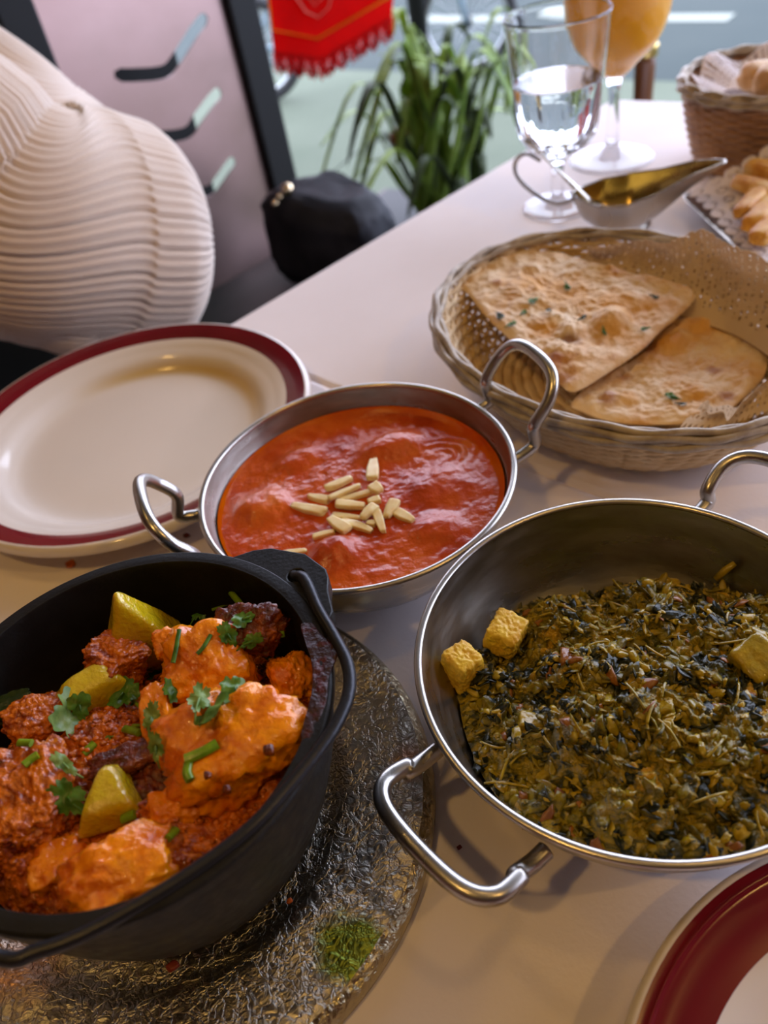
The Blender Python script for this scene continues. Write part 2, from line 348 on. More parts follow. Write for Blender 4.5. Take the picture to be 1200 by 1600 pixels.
stain(M['foil'], at(545, 1478, .0118), .012, (.26, .32, .05, 1), 120)
stain(M['foil'], at(30, 1500, .0118), .012, (.62, .36, .22, 1), 90, .9)
stain(M['foil'], at(640, 1190, .0118), .007, (.60, .34, .22, 1), 120, .9)

# ------------------------------------------------------------------ structure
def struct(name, vf, m, smooth=False):
    o = MB().add(*vf).build(name, m, smooth=smooth); o['kind'] = 'structure'; return o
def fbox(u0, u1, n0, n1, z0, z1):
    Mx = Matrix(((ux.x, nx.x, 0, 0), (ux.y, nx.y, 0, 0), (0, 0, 1, 0), (0, 0, 0, 1))); return box(u0, u1, n0, n1, z0, z1, Mx)
struct('floor', fbox(-3, 3, -2.6, 1.66, FL-.1, FL), M['pave'])
struct('wall_back', fbox(-3.1, 3.1, -2.7, -2.6, FL, 1.95), M['wall'])
struct('wall_left', fbox(-3.1, -3, -2.6, 1.66, FL, 1.95), M['wall'])
struct('wall_right', fbox(3, 3.1, -2.6, 1.66, FL, 1.95), M['wall'])
struct('ceiling', fbox(-3.1, 3.1, -2.7, 1.74, 1.95, 2.05), M['ceil'])
struct('trim_1', fbox(-3.1, 3.1, 1.62, 1.74, 1.10, 1.95), M['dark'])
struct('pavement', fbox(-14, 14, 1.66, 3.42, FL-.1, FL-.001), M['pave'])
struct('road', fbox(-14, 14, 3.42, 12, FL-.12, FL-.02), M['road'])
struct('road_marking', fbox(-3.7, -1.33, 4.33, 4.46, FL-.02, FL-.017), M['line'])
struct('far_pavement', fbox(-14, 14, 12, 16, FL-.1, FL+.05), M['pave'])

# ------------------------------------------------------------------ tables
tdir = Vector((.8, .6, 0)).normalized()
s0 = at(483, 589, 0); s1 = at(934, 770, 0)
L0 = at(420, 470, 0); L1 = at(700, 305, 0); ldir = (L1-L0).normalized()
sdir = (s1-s0).normalized()
far_a = at(980, 155, 0); far_b = at(1070, 158, 0); fdir = (far_b-far_a).normalized()
def meet(p, d, q, e):
    c = d.x*e.y-d.y*e.x; t = ((q.x-p.x)*e.y-(q.y-p.y)*e.x)/c; return p+d*t
cA = meet(L0, ldir, far_a, fdir); cB = meet(L0, ldir, s0, sdir)
cC = cB+sdir*.92; cD = meet(far_a, fdir, cC, ldir)
def rounded(poly, r, n=6):
    out = []
    for i, p in enumerate(poly):
        a = poly[i-1]-p; b = poly[(i+1) % len(poly)]-p; a = a.normalized()*r; b = b.normalized()*r
        for k in range(n+1):
            t = k/n; out.append(p+a*(1-t)**2+b*t**2)
    return out
def make_table(poly, label, clabel, legs):
    sl = Vector((-sdir.y, sdir.x, 0))
    c = sum(poly, Vector())/len(poly); t = empty('dining_table', Vector((c.x, c.y, FL)), label, 'table')
    inner = [p+(c-p)*.012 for p in poly]
    bevel(MB().add(*prism([(p.x, p.y) for p in inner], -.030, -.0025)).build('tabletop', M['wood'], t, smooth=False, origin=(c.x, c.y, 0)), .002)
    for p in legs:
        q = p+(c-p)*.14
        MB().add(*box(q.x-.022, q.x+.022, q.y-.022, q.y+.022, FL, -.03)).build('leg', M['blackmetal'], t, smooth=False, origin=(q.x, q.y, FL))
    # tablecloth: thin top sheet and a skirt that falls in soft folds
    P = rounded(poly, .012); N = len(P); dense = []
    for i in range(N):
        a, b = P[i], P[(i+1) % N]; k = max(1, int((b-a).length/.012))
        for j in range(k): dense.append(a+(b-a)*(j/k))
    nv = 12; v = []; n = len(dense)
    for i, p in enumerate(dense):
        tn = (dense[(i+1) % n]-dense[i-1]).normalized(); out = Vector((tn.y, -tn.x, 0))
        if out.dot(p-c) < 0: out = -out
        for j in range(nv):
            if j == 0: q = p-out*.004+Vector((0, 0, .0))
            elif j == 1: q = p-out*.001+Vector((0, 0, -.0008))
            else:
                d = (j-1)/(nv-2)*(.03 if abs((p-cB).dot(sl)) < .02 else 1); w = math.sin(i*.33)+.6*math.sin(i*.17+1)
                q = p+out*(.002+.004*d+.006*d*w)+Vector((0, 0, -.004-.17*d))
            v.append(tuple(q))
    mb = MB().add(v, grid_faces(n, nv, wu=True)); mb.add([v[i*nv] for i in range(n)], [tuple(range(n))]); mb.add([(q[0], q[1], q[2]-.0018) for q in (v[i*nv] for i in range(n))], [tuple(reversed(range(n)))])
    cl = mb.build('tablecloth', M['cloth'], smooth=True, angle=40)
    tag(cl, clabel, 'tablecloth')
    return t
g = .0012
near = [cB-ldir*g, cC-ldir*g, cC-ldir*(1.0), cB-ldir*1.0]
far = [cB, cC, cD, cA]
make_table(far, 'square table at the window end under white cloth', 'white tablecloth on the far table, holding bread baskets and glasses', far)
make_table(near, 'table nearest the camera carrying the curry bowls', 'white tablecloth on the near table under the curries, tan in lamplight', near)

# ------------------------------------------------------------------ plates
def make_plate(c, R, label, band=.865, pm_=None):
    pm_ = pm_ or M['plate']
    t = empty('dinner_plate', Vector((c[0], c[1], 0)), label, 'plate')
    prof = smoothprof([(0, .0045), (R*.40, .0045), (R*.60, .0048), (R*.68, .0075), (R*.74, .0125), (R*.80, .0155)], 6)
    mb = MB().add(*lathe(prof, 128, (c[0], c[1], 0)))
    prof2 = [(0, .0015), (R*.52, .0015), (R*.53, 0), (R*.57, 0), (R*.60, .003), (R*.75, .0085), (R*.90, .0140), (R*.97, .0165), (R*1.0, .0172)]
    mb.add(*lathe(list(reversed(smoothprof(prof2, 3))), 128, (c[0], c[1], 0)))
    mb.build('dish', pm_, t, origin=(c[0], c[1], 0))
    prof3 = smoothprof([(R*.80, .0155), (R*(band+.80)/2, .0172), (R*band, .0185)], 4)
    MB().add(*lathe(prof3, 128, (c[0], c[1], 0))).build('inner_rim', pm_, t, origin=(c[0], c[1], 0))
    prof4 = smoothprof([(R*band, .0185), (R*(band+.93)/2, .0206), (R*.925, .0216), (R*.938, .0232), (R*.95, .0228), (R*.972, .0229)] if band < .8 else [(R*band, .0185), (R*(band+.96)/2, .0208), (R*.962, .0226), (R*.972, .0229)], 4)
    o = MB().add(*lathe(prof4, 128, (c[0], c[1], 0))).build('maroon_band', M['maroon'], t, origin=(c[0], c[1], 0)); o['label'] = 'maroon painted band round the rim'
    MB().add(*lathe(smoothprof([(R*.972, .0229), (R*.985, .0226), (R*.997, .0213), (R*1.003, .0190), (R*1.0, .0172)], 4), 128, (c[0], c[1], 0))).build('rim_edge', M['plate'], t, origin=(c[0], c[1], 0))
    return t
lp = (-.149, .447)
# yellow curry oil dried in the well: a stain of its own shape in the glaze colour
pmt = mat('stained_plate_glaze', srgb(226, 216, 206), .12, spec=.6, col2=srgb(232, 222, 212), nscale=5)
def ring_stain(m, c, r0, w, adir, col):
    t = m.node_tree; b = t.nodes['Principled BSDF']; L = t.links.new; src = b.inputs['Base Color'].links[0].from_socket
    geo = t.nodes.new('ShaderNodeNewGeometry').outputs['Position']; sb = t.nodes.new('ShaderNodeVectorMath'); sb.operation = 'SUBTRACT'; L(geo, sb.inputs[0]); sb.inputs[1].default_value = (c[0], c[1], 0)
    fl_ = t.nodes.new('ShaderNodeVectorMath'); fl_.operation = 'MULTIPLY'; L(sb.outputs[0], fl_.inputs[0]); fl_.inputs[1].default_value = (1, 1, 0)
    ln = t.nodes.new('ShaderNodeVectorMath'); ln.operation = 'LENGTH'; L(fl_.outputs[0], ln.inputs[0])
    nm = t.nodes.new('ShaderNodeVectorMath'); nm.operation = 'NORMALIZE'; L(fl_.outputs[0], nm.inputs[0])
    dt = t.nodes.new('ShaderNodeVectorMath'); dt.operation = 'DOT_PRODUCT'; L(nm.outputs[0], dt.inputs[0]); dt.inputs[1].default_value = (math.cos(adir), math.sin(adir), 0)
    a = t.nodes.new('ShaderNodeMath'); a.operation = 'SUBTRACT'; L(ln.outputs['Value'], a.inputs[0]); a.inputs[1].default_value = r0
    ab = t.nodes.new('ShaderNodeMath'); ab.operation = 'ABSOLUTE'; L(a.outputs[0], ab.inputs[0])
    m1 = t.nodes.new('ShaderNodeMapRange'); m1.interpolation_type = 'SMOOTHSTEP'; m1.inputs['From Min'].default_value = 0; m1.inputs['From Max'].default_value = w; m1.inputs['To Min'].default_value = .85; m1.inputs['To Max'].default_value = 0; L(ab.outputs[0], m1.inputs['Value'])
    m2 = t.nodes.new('ShaderNodeMapRange'); m2.interpolation_type = 'SMOOTHSTEP'; m2.inputs['From Min'].default_value = .25; m2.inputs['From Max'].default_value = .9; L(dt.outputs['Value'], m2.inputs['Value'])
    mu = t.nodes.new('ShaderNodeMath'); mu.operation = 'MULTIPLY'; L(m1.outputs[0], mu.inputs[0]); L(m2.outputs[0], mu.inputs[1])
    mx = t.nodes.new('ShaderNodeMixRGB'); L(mu.outputs[0], mx.inputs[0]); L(src, mx.inputs[1]); mx.inputs[2].default_value = col; L(mx.outputs[0], b.inputs['Base Color'])
ring_stain(pmt, lp, .0800, .0085, math.radians(58), srgb(206, 170, 88))
make_plate(lp, .1185, 'large empty white plate with maroon rim at left, smear of yellow oil inside', .865, pmt)
make_plate((.1188+.0025, .0105), .1010, 'white plate with wide maroon rim in the bottom right corner', .78)

# ------------------------------------------------------------------ karahi bowls
def handle_pts(R, zr, phi, dw, e, z):
    """bent wire loop about the bowl centre: two short feet, then a rounded bow"""
    c = Vector((math.cos(phi), math.sin(phi), 0)); s = Vector((-c.y, c.x, 0)); hw = math.sin(dw)*R
    f = c*(R*math.cos(dw)); up = Vector((0, 0, z-zr+.008)); rad = c*(e-R*math.cos(dw))
    d = (rad+up)
    def P(k, w, dz=0): return f+d*k+s*w+Vector((0, 0, zr-.010+dz))
    half = [P(-.02, hw*.98), f+c*.006+s*hw*.98+Vector((0, 0, zr-.0095)), f+c*.011+s*hw*.97+d*.06+Vector((0, 0, zr-.008)), P(.42, hw*1.02), P(.72, hw*1.02), P(.92, hw*.80), P(1.0, hw*.36)]
    oth = [P(-.02, -hw*.98), f+c*.006-s*hw*.98+Vector((0, 0, zr-.0095)), f+c*.011-s*hw*.97+d*.06+Vector((0, 0, zr-.008)), P(.42, -hw*1.02), P(.72, -hw*1.02), P(.92, -hw*.80), P(1.0, -hw*.36)]
    return catmull(half+oth[::-1], 8)
def make_karahi(c, R, zr, label, handles):
    t = empty('karahi_bowl', Vector((c[0], c[1], 0)), label, 'bowl'); C = (c[0], c[1], 0)
    s = zr/.052
    inn = smoothprof([(0, .004), (R*.45, .005), (R*.62, .010*s), (R*.80, .022*s), (R*.91, .036*s), (R*.955, .046*s), (R*.972, zr-.0015)], 7)
    out = smoothprof([(R*.985, zr-.003), (R*.965, .045*s), (R*.925, .035*s), (R*.82, .0205*s), (R*.64, .0085*s), (R*.50, .0015), (0, 0.0005)], 6)
    MB().add(*lathe(inn, 128, C)).build('bowl_interior', M['steel_in'], t, origin=C)
    MB().add(*lathe(out, 128, C)).build('bowl_shell', M['steel'], t, origin=C)
    rim = [(R*.982+.0016*math.cos(a), zr-.0012+.0013*math.sin(a)) for a in np.linspace(0, 2*PI, 13)]
    MB().add(*lathe(rim, 160, C)).build('rolled_rim', M['steel_rim'], t, origin=C)
    for phi, dw, e, z in handles:
        pts = [p+Vector(C) for p in handle_pts(R, zr, math.radians(phi), math.radians(dw), e, z)]
        h = MB().add(*tube(pts, .0031, 14)).build('handle', M['steel'], t, origin=C)
    return t
RC = Vector((-.0102, .313, 0)); RR = .0788; RZ = .050
GC = Vector((.0803, .1775, 0)); GR = .0812; GZ = .0535
make_karahi(RC, RR, RZ, 'steel two-handled bowl of orange-red curry topped with slivered almonds', [(16, 17.5, .103, .080), (194, 17.5, .098, .079)])
make_karahi(GC, GR, GZ, 'steel two-handled bowl of dark green spinach curry, nearest the camera on the right', [(212.5, 18.5, .107, .053), (35, 18.5, .110, .066)])

def karahi_r(zfrac_z, R, zr):
    s = zr/.052
    return np.interp(zfrac_z, [.004, .005, .010*s, .022*s, .036*s, .046*s, zr], [0, R*.45, R*.62, R*.80, R*.91, R*.955, R*.972])

# red curry surface
def rc_height(x, y):
    P = np.stack([x, y, np.zeros_like(x)], -1)
    h = .0010*fbm(P, 60, 4, 3)+.0006*fbm(P, 220, 3, 5)
    def lump(px, py, rx, ry, hh, ang=0):
        q = at(px, py, .036); dx = x-q.x; dy = y-q.y; ca, sa = math.cos(ang), math.sin(ang)
        u = (dx*ca+dy*sa)/rx; w = (-dx*sa+dy*ca)/ry; return hh*np.exp(-(u*u+w*w)**1.6)
    h = h+lump(610, 705, .017, .010, .006, .2)+lump(415, 795, .014, .012, .004)+lump(520, 868, .011, .009, .0065, .4)+lump(690, 760, .016, .012, .0025)+lump(680, 830, .013, .009, .003)+lump(470, 720, .014, .008, .0025, .6)
    # ladle ripples at the upper right
    q = at(690, 715, .036); d = np.hypot((x-q.x)*1.0, (y-q.y)*1.3)
    h = h+.0010*np.sin(d*1150+2.5*fbm(P, 70, 2, 9))*np.exp(-((d-.009)/.009)**2)*np.clip(.3+.9*(x-q.x)/.012+.5*(y-q.y)/.012, 0, 1)
    return h
zs = .0375; rs = karahi_r(zs, RR, RZ)-.0003
n = 260; m_ = 130; A = np.linspace(0, 2*PI, n, endpoint=False); T = np.linspace(0, 1, m_)
Ag, Tg = np.meshgrid(A, T, indexing='ij'); x = RC.x+rs*Tg*np.cos(Ag); y = RC.y+rs*Tg*np.sin(Ag)
zz = zs+rc_height(x.ravel(), y.ravel()).reshape(x.shape)*np.clip((1-Tg)*9, 0, 1)+.0004*np.clip((Tg-.97)*30, 0, 1)
oe_ = .965-.055*np.clip(np.cos(A-math.radians(50)), 0, 1)-.012*np.sin(5*A)
mb = MB().add(np.stack([x, y, zz], -1).reshape(-1, 3), grid_faces(n, m_, wu=True))
mb.mi = [1 if (i % (m_-1))/(m_-1) > oe_[i//(m_-1)] else 0 for i in range(len(mb.f))]
cur = mb.build('red_curry', [M['sauce'], M['oil']]); tag(cur, 'creamy orange-red tomato curry filling the middle steel bowl', 'curry', kind='stuff')

# almond slivers: (x1, y1, x2, y2, width px, z lift, label)
Z5 = lambda x, y: (440+x/5.4545, 690+y/5.4545)
alm = [((782, 140), (772, 322), 95, .002, 'squared almond sliver lying apart above the pile, pointing at the window'),
       ((378, 398), (592, 298), 72, .001, 'pale almond sliver at the upper left of the pile'),
       ((222, 425), (398, 468), 70, .0, 'short almond sliver at the left, just above the leftmost one'),
       ((405, 475), (662, 358), 46, .001, 'thin pointed almond sliver slanting up at the top of the pile'),
       ((480, 468), (765, 400), 52, .0, 'long almond sliver lying under the thin pointed one'),
       ((770, 380), (845, 430), 92, .003, 'blocky almond piece on top at the pile\'s upper right'),
       ((735, 505), (838, 478), 62, .001, 'small almond piece tucked below the blocky one'),
       ((462, 515), (702, 522), 82, .002, 'plump almond sliver lying crosswise in the pile centre'),
       ((80, 510), (366, 570), 82, .0, 'leftmost almond sliver, long with a rounded end'),
       ((425, 592), (660, 612), 48, .0, 'thin almond sliver just below the plump central one'),
       ((405, 640), (560, 745), 92, .001, 'fat almond sliver at the lower left of the pile'),
       ((500, 632), (760, 730), 66, .0, 'long almond sliver slanting down towards the near rim'),
       ((685, 645), (800, 540), 74, .002, 'almond sliver standing slanted right of the pile centre'),
       ((800, 570), (860, 742), 68, .0, 'almond sliver pointing at the near rim, right of centre'),
       ((885, 625), (968, 492), 88, .001, 'curved almond sliver second from the right'),
       ((965, 565), (1115, 642), 80, .0, 'rightmost almond sliver with a brown edge'),
       ((260, 785), (440, 735), 62, .0, 'almond sliver at the pile\'s near left, beside the red lump'),
       ((-150, 950), (198, 895), 56, .0, 'almond sliver nearest the black pot, half hidden by it'),
       ((720, 665), (795, 672), 50, -.0005, 'smallest almond piece peeping from under the slanted one')]
for i, (a, b, w, dz, lab) in enumerate(alm):
    pa = at(*Z5(*a), .041); pb = at(*Z5(*b), .041); c = (pa+pb)/2; L = (pb-pa).length/2; wd = w/5.4545/2*.00036
    h = rc_height(np.array([c.x]), np.array([c.y]))[0]
    ang = math.atan2(pb.y-pa.y, pb.x-pa.x); tl = .10 if dz > .0015 else .03
    v, f = chunk((0, 0, 0), (L*1.03, wd, .0014), (0, 0, 0), 30+i, 4, 14, 1, .05, 1.5, .01)
    v[:, 1] *= 1-.35*np.clip(v[:, 0]/L*(1 if i % 2 else -1), 0, 1)
    v = v@rotm(0, tl*(1 if i % 2 else -1), ang).T+np.array((c.x, c.y, 0))
    o = MB().add(v, f).build('almond_sliver', M['almond'], origin=(c.x, c.y, 0)); o.location.z = zs+h+.0010+dz
    tag(o, lab, 'almond', 'slivered almonds on the red curry')

# ------------------------------------------------------------------ spinach curry
sc = Vector((.083, .170, 0))
n = 420; m_ = 230; A = np.linspace(0, 2*PI, n, endpoint=False); T = np.linspace(0, 1, m_)
edge_z = .030+.0115*np.cos(A-math.radians(-75))+.0012*np.sin(A*7)+.0015*np.sin(A*3+1)
Rb = karahi_r(edge_z, GR, GZ)-.0006
ex = GC.x+Rb*np.cos(A); ey = GC.y+Rb*np.sin(A)
X = sc.x+(ex-sc.x)[:, None]*T; Y = sc.y+(ey-sc.y)[:, None]*T
dome = (1-T[None, :]**3.0)
EZ = edge_z[:, None]*T+.034*(1-T)
Pn = np.stack([X.ravel(), Y.ravel(), 0*X.ravel()], -1)
def saag_h(P): return .0105*fbm(P, 50, 3, 21)+.0075*(np.abs(fbm(P, 120, 3, 22))-.2)+.0030*fbm(P, 330, 3, 23)
hz = (saag_h(Pn)).reshape(X.shape)
tilt = .004*((X-sc.x)*.3-(Y-sc.y)*1.0)/.07
Z = EZ+(.0125+tilt)*dome+hz*np.clip((1-T[None, :])*7, .12, 1)
mb = MB().add(np.stack([X, Y, Z], -1).reshape(-1, 3), grid_faces(n, m_, wu=True))
saag = mb.build('spinach_curry', M['saag']); tag(saag, 'dark green and ochre chopped spinach curry heaped in the right bowl', 'curry', kind='stuff')
# chopped leaf, onion and tomato bits strewn over the heap: one stuff part each
rs_ = np.random.RandomState(5)
def bits(name, m, count, size, thin, label, zoff=.0003, sub=2):
    mb = MB(); idx = rs_.randint(0, n, count); tj = np.sqrt(rs_.uniform(0, .985, count))
    for i in range(count):
        jt = int(tj[i]*(m_-1)); p = np.array((X[idx[i], jt], Y[idx[i], jt], Z[idx[i], jt]+zoff))
        s = size*rs_.uniform(.5, 1.4); el = rs_.uniform(1, 2.6)
        d, f = ico(sub); q = d*np.array((s*el, s, s*thin))*(1+.6*fbm(d, 2.1, 2, i)[:, None])
        q[:, 2] += .5*s*np.sin(q[:, 0]/s*1.1+i)*.5
        mb.add(q@rotm(rs_.normal(0, .5), rs_.normal(0, .5), rs_.uniform(0, 6.3)).T+p, f)
    o = mb.build(name, m, saag); o['kind'] = 'stuff'; o['label'] = label; return o
bits('chopped_spinach', M['spinach'], 1700, .0017, .28, 'wilted dark spinach pieces', -.0005)
bits('onion_bits', M['fleck'], 500, .0014, .4, 'small yellow onion bits')
bits('tomato_bits', M['tomato'], 60, .0016, .4, 'brown-orange cooked tomato bits')
# stems and shreds
mb = MB()
for i in range(60):
    a = rs_.randint(n); j = int(math.sqrt(rs_.uniform(0, .95))*(m_-1)); p = Vector((X[a, j], Y[a, j], Z[a, j]+.0006)); d = rs_.uniform(0, 6.3); L = rs_.uniform(.003, .008)
    dv = Vector((math.cos(d), math.sin(d), 0))*L; b = Vector((-dv.y, dv.x, 0))*rs_.uniform(-.3, .3)
    mb.add(*tube(catmull([p-dv, p+b+Vector((0, 0, .0008)), p+dv], 4), [.0005]*9, 6, flat=.6))
o = mb.build('stem_shreds', M['fleck'], saag); o['kind'] = 'stuff'
def lumpthing(name, px, py, z, size, rot, m, label, cat, group=None, seed=0, sub=5, **k):
    c = at(px, py, z); v, f = chunk((0, 0, 0), size, rot, seed, sub, **k)
    o = MB().add(v, f).build(name, m); o.location = c; return tag(o, label, cat, group)
lumpthing('paneer_cube', 722, 1042, .0335, (.0062, .0066, .0080), (.1, .1, .5), M['paneer'], 'bare yellow cube of paneer at the left edge of the spinach', 'cheese', 'paneer in the spinach', 3, k=9, nplane=1, amp=.12, fine=.09, nsc=2)
lumpthing('paneer_cube', 790, 990, .0335, (.0075, .0068, .0065), (.2, 0, .9), M['paneer'], 'paneer cube half coated in spinach behind the bare one', 'cheese', 'paneer in the spinach', 4, k=9, nplane=1, amp=.12, fine=.09, nsc=2)
for px, py, lab, s in ((893, 1030, 'brownish paneer lump amid the upper spinach', .0042), (1182, 1032, 'pale green-yellow paneer lump at the right frame edge', .0075), (830, 1130, 'ochre paneer corner showing left of the spinach centre', .0045), (1035, 1105, 'small golden paneer corner near the heap\'s middle', .0040), (850, 1208, 'ochre paneer corner near the lower left of the spinach', .0038)):
    q = at(px, py, .040); k = np.argmin((X-q.x)**2+(Y-q.y)**2); zq = Z.ravel()[k]; q = at(px, py, zq)
    lumpthing('paneer_cube', px, py, zq-.001, (s, s, s*.6), (.2, .2, px*.1), M['fleck'] if px != 893 else M['tomato'], lab, 'cheese', 'paneer in the spinach', int(px), 4, k=8, nplane=1, amp=.12, fine=.08)
q1, q2 = at(1118, 905, .034), at(1148, 880, .040)
o = MB().add(*tube([q1, (q1+q2)/2+Vector((0, 0, .0006)), q2], [.0014, .0016, .0012], 8)).build('spinach_stalk', M['fleck']); tag(o, 'short ochre stalk sticking up at the back of the spinach', 'vegetable')
# strand handle of spoon-like scrap is not visible; red-brown crumb on cloth and rim
# ------------------------------------------------------------------ silver charger
CC = Vector((-.1077, .1785, 0)); C0 = tuple(CC)
t = empty('silver_charger', CC, 'round wrinkled silver-leaf charger plate under the black pot', 'plate')
def chf(A, R, Z): return R, Z+.0007*np.sin(A*5+R*90)*np.clip((R-.066)/.01, 0, 1)*np.clip((.1028-R)/.006, 0, 1)
prof = smoothprof([(0, .0045), (.040, .0045), (.062, .0048), (.068, .0065), (.074, .0098), (.088, .0115), (.098, .0122), (.103, .0112)], 5)
MB().add(*lathe(prof, 160, C0, fn=chf)).build('dish', M['foil'], t, origin=C0)
prof = smoothprof([(.103, .0112), (.1060, .0085), (.1072, .0050), (.1066, .0020), (.103, .0008), (.07, .0), (.0, .0)], 4)
M['foil_edge'] = mat('goldlit_silver_edge', (.48, .42, .28, 1), .24, 1, bump=.9, bscale=220, bdist=.0016, distort=1.5)  # silver edge; the gold lamplight on its slope is put into the metal colour
MB().add(*lathe(prof, 160, C0)).build('edge', M['foil_edge'], t, origin=C0)
# raised wrinkles of the leaf
mb = MB(); rw = np.random.RandomState(11)
for i in range(60):
    a = rw.uniform(0, 6.28); r = rw.uniform(.066, .100); p = CC+Vector((r*math.cos(a), r*math.sin(a), np.interp(r, [.062, .068, .074, .088, .098, .103], [.0048, .0065, .0098, .0115, .0122, .0112])))
    d = rw.uniform(0, 6.28); L = rw.uniform(.002, .007); pts = [p]
    for k in range(4):
        d += rw.normal(0, .6); q = pts[-1]+Vector((math.cos(d), math.sin(d), 0))*L/3; rr = (q-CC).xy.length
        q.z = np.interp(rr, [.062, .068, .074, .088, .098, .103], [.0048, .0065, .0098, .0115, .0122, .0112]); pts.append(q)
    mb.add(*tube(catmull(pts, 3), list(.00035*np.sin(np.linspace(.15, PI-.15, 13))+.00005), 6, flat=.8))
o = mb.build('wrinkles', M['foil'], t, origin=C0); o['kind'] = 'stuff'
for px, py, s, nm, lab in ((452, 1408, .0012, 'crumb', 'tiny orange food crumb on the silver charger'), (270, 1510, .0022, 'crumb', 'burnt brown food scrap on the silver charger below the pot')):
    q = at(px, py, .0115); v, f = chunk((0, 0, 0), (s, s*.7, s*.5), (0, 0, .5), px, 3)
    o = MB().add(v, f).build(nm, M['crumb'] if px == 452 else M['crumbdark'], origin=(0, 0, 0)); o.location = q; tag(o, lab, 'crumb')

# ------------------------------------------------------------------ cast-iron pot
PC = Vector((-.0979, .1689, 0)); PZ = .088; P0 = tuple(PC)
t = empty('cast_iron_pot', PC, 'small black cast-iron pot with wire bail, full of potato curry, at lower left', 'pot')
outp = smoothprof([(0, .0062), (.038, .0062), (.046, .009), (.0535, .020), (.0605, .038), (.0665, .060), (.0688, .075), (.0690, .0815), (.0712, .0830), (.0716, .0868), (.0705, PZ)], 6)
inp = smoothprof([(.0705, PZ), (.0665, PZ+.0002), (.0654, PZ-.001), (.0648, .078), (.0625, .060), (.0565, .038), (.0480, .020), (.036, .0115), (0, .0110)], 6)
def potw(A, R, Z): return R*(1+.003*np.sin(A*3)), Z
MB().add(*lathe(list(reversed(inp)), 160, P0, fn=potw)).add(*lathe(list(reversed(outp)), 160, P0, fn=potw)).build('pot_body', M['iron'], t, origin=P0)
# lugs with eye holes: outline from the rim, hole punched
earc = at(462, 898, PZ); ea = math.atan2(earc.y-PC.y, earc.x-PC.x); er = (earc-PC).xy.length
def lug(ang):
    cu = bpy.data.curves.new('lug', 'CURVE'); cu.dimensions = '2D'; cu.fill_mode = 'BOTH'; cu.extrude = .0033; cu.bevel_depth = .0006; cu.bevel_resolution = 1
    def add(pts):
        s = cu.splines.new('POLY'); s.points.add(len(pts)-1); s.use_cyclic_u = True
        for i, p in enumerate(pts): s.points[i].co = (p[0], p[1], 0, 1)
    R = .0690; e0 = .0155
    o1 = [(R*math.cos(a), R*math.sin(a)) for a in np.linspace(-.42, .42, 12)]
    tip = [(R+.004, .0235), (R+.009, .0190), (R+e0-.002, .0100), (R+e0, .0060), (R+e0, -.0060), (R+e0-.002, -.0100), (R+.009, -.0150), (R+.004, -.0235)]
    add(o1+tip); add([(er+.0038*math.cos(a), .0038*math.sin(a)) for a in np.linspace(0, -2*PI, 16, endpoint=False)])
    ob = bpy.data.objects.new('tmp', cu); dg = bpy.context.evaluated_depsgraph_get(); COL.objects.link(ob); dg.update()
    me = bpy.data.meshes.new_from_object(ob.evaluated_get(dg)); bpy.data.objects.remove(ob)
    me.materials.clear(); me.materials.append(M['iron']); e = bpy.data.objects.new('lug', me); COL.objects.link(e); e.parent = t
    e.location = (0, 0, PZ-.0042); e.rotation_euler = (0, 0, ang); return e
lug(ea); lug(ea+PI)
# wire bail folded down over the near side
bp = [(452, 888), (460, 900), (476, 905), (497, 952), (522, 995), (543, 1038), (545, 1082), (526, 1130), (492, 1180), (446, 1236), (398, 1288), (342, 1334), (275, 1380), (200, 1424), (125, 1463), (60, 1486), (0, 1497)]
bz = [PZ-.007, PZ-.002, PZ+.0015, PZ+.001]+[PZ]*13
bpts = [at(p[0], p[1], z) for p, z in zip(bp, bz)]
oe = PC+Vector((math.cos(ea+PI), math.sin(ea+PI), 0))*er
bpts += [Vector((oe.x+.010, oe.y-.015, PZ)), Vector((oe.x-.001, oe.y-.004, PZ+.001)), Vector((oe.x, oe.y, PZ-.002)), Vector((oe.x+.002, oe.y+.003, PZ-.007))]
MB().add(*tube(catmull(bpts, 8), .00215, 12)).build('bail_handle', M['iron_wire'], t, origin=P0)
# baked-on sauce crust over the rim at right
cz = [(470, 978), (487, 972), (503, 992), (528, 1013), (525, 1032), (514, 1060), (511, 1092), (500, 1124), (482, 1160), (470, 1150), (482, 1115), (488, 1065), (485, 1027)]
cp = [at(a, b, PZ) for a, b in cz]
M['bakedon'] = mat('baked_on_sauce', srgb(44, 12, 12), .4, col2=srgb(92, 12, 12), nscale=200, ramp=(.5, .75), bump=.8, bscale=500, bdist=.001)
v, f = poly_slab([(p.x, p.y) for p in cp], .0012, lambda x, y, T: (0*x+PZ-.0006, .0007*fbm(np.stack([x, y, 0*x], -1), 300, 3, 3)), 20, 120)
o = MB().add(v, f).build('baked_on_crust', M['bakedon'], t, origin=P0); o['label'] = 'dark red crust of sauce baked on the rim'; o['kind'] = 'stuff'

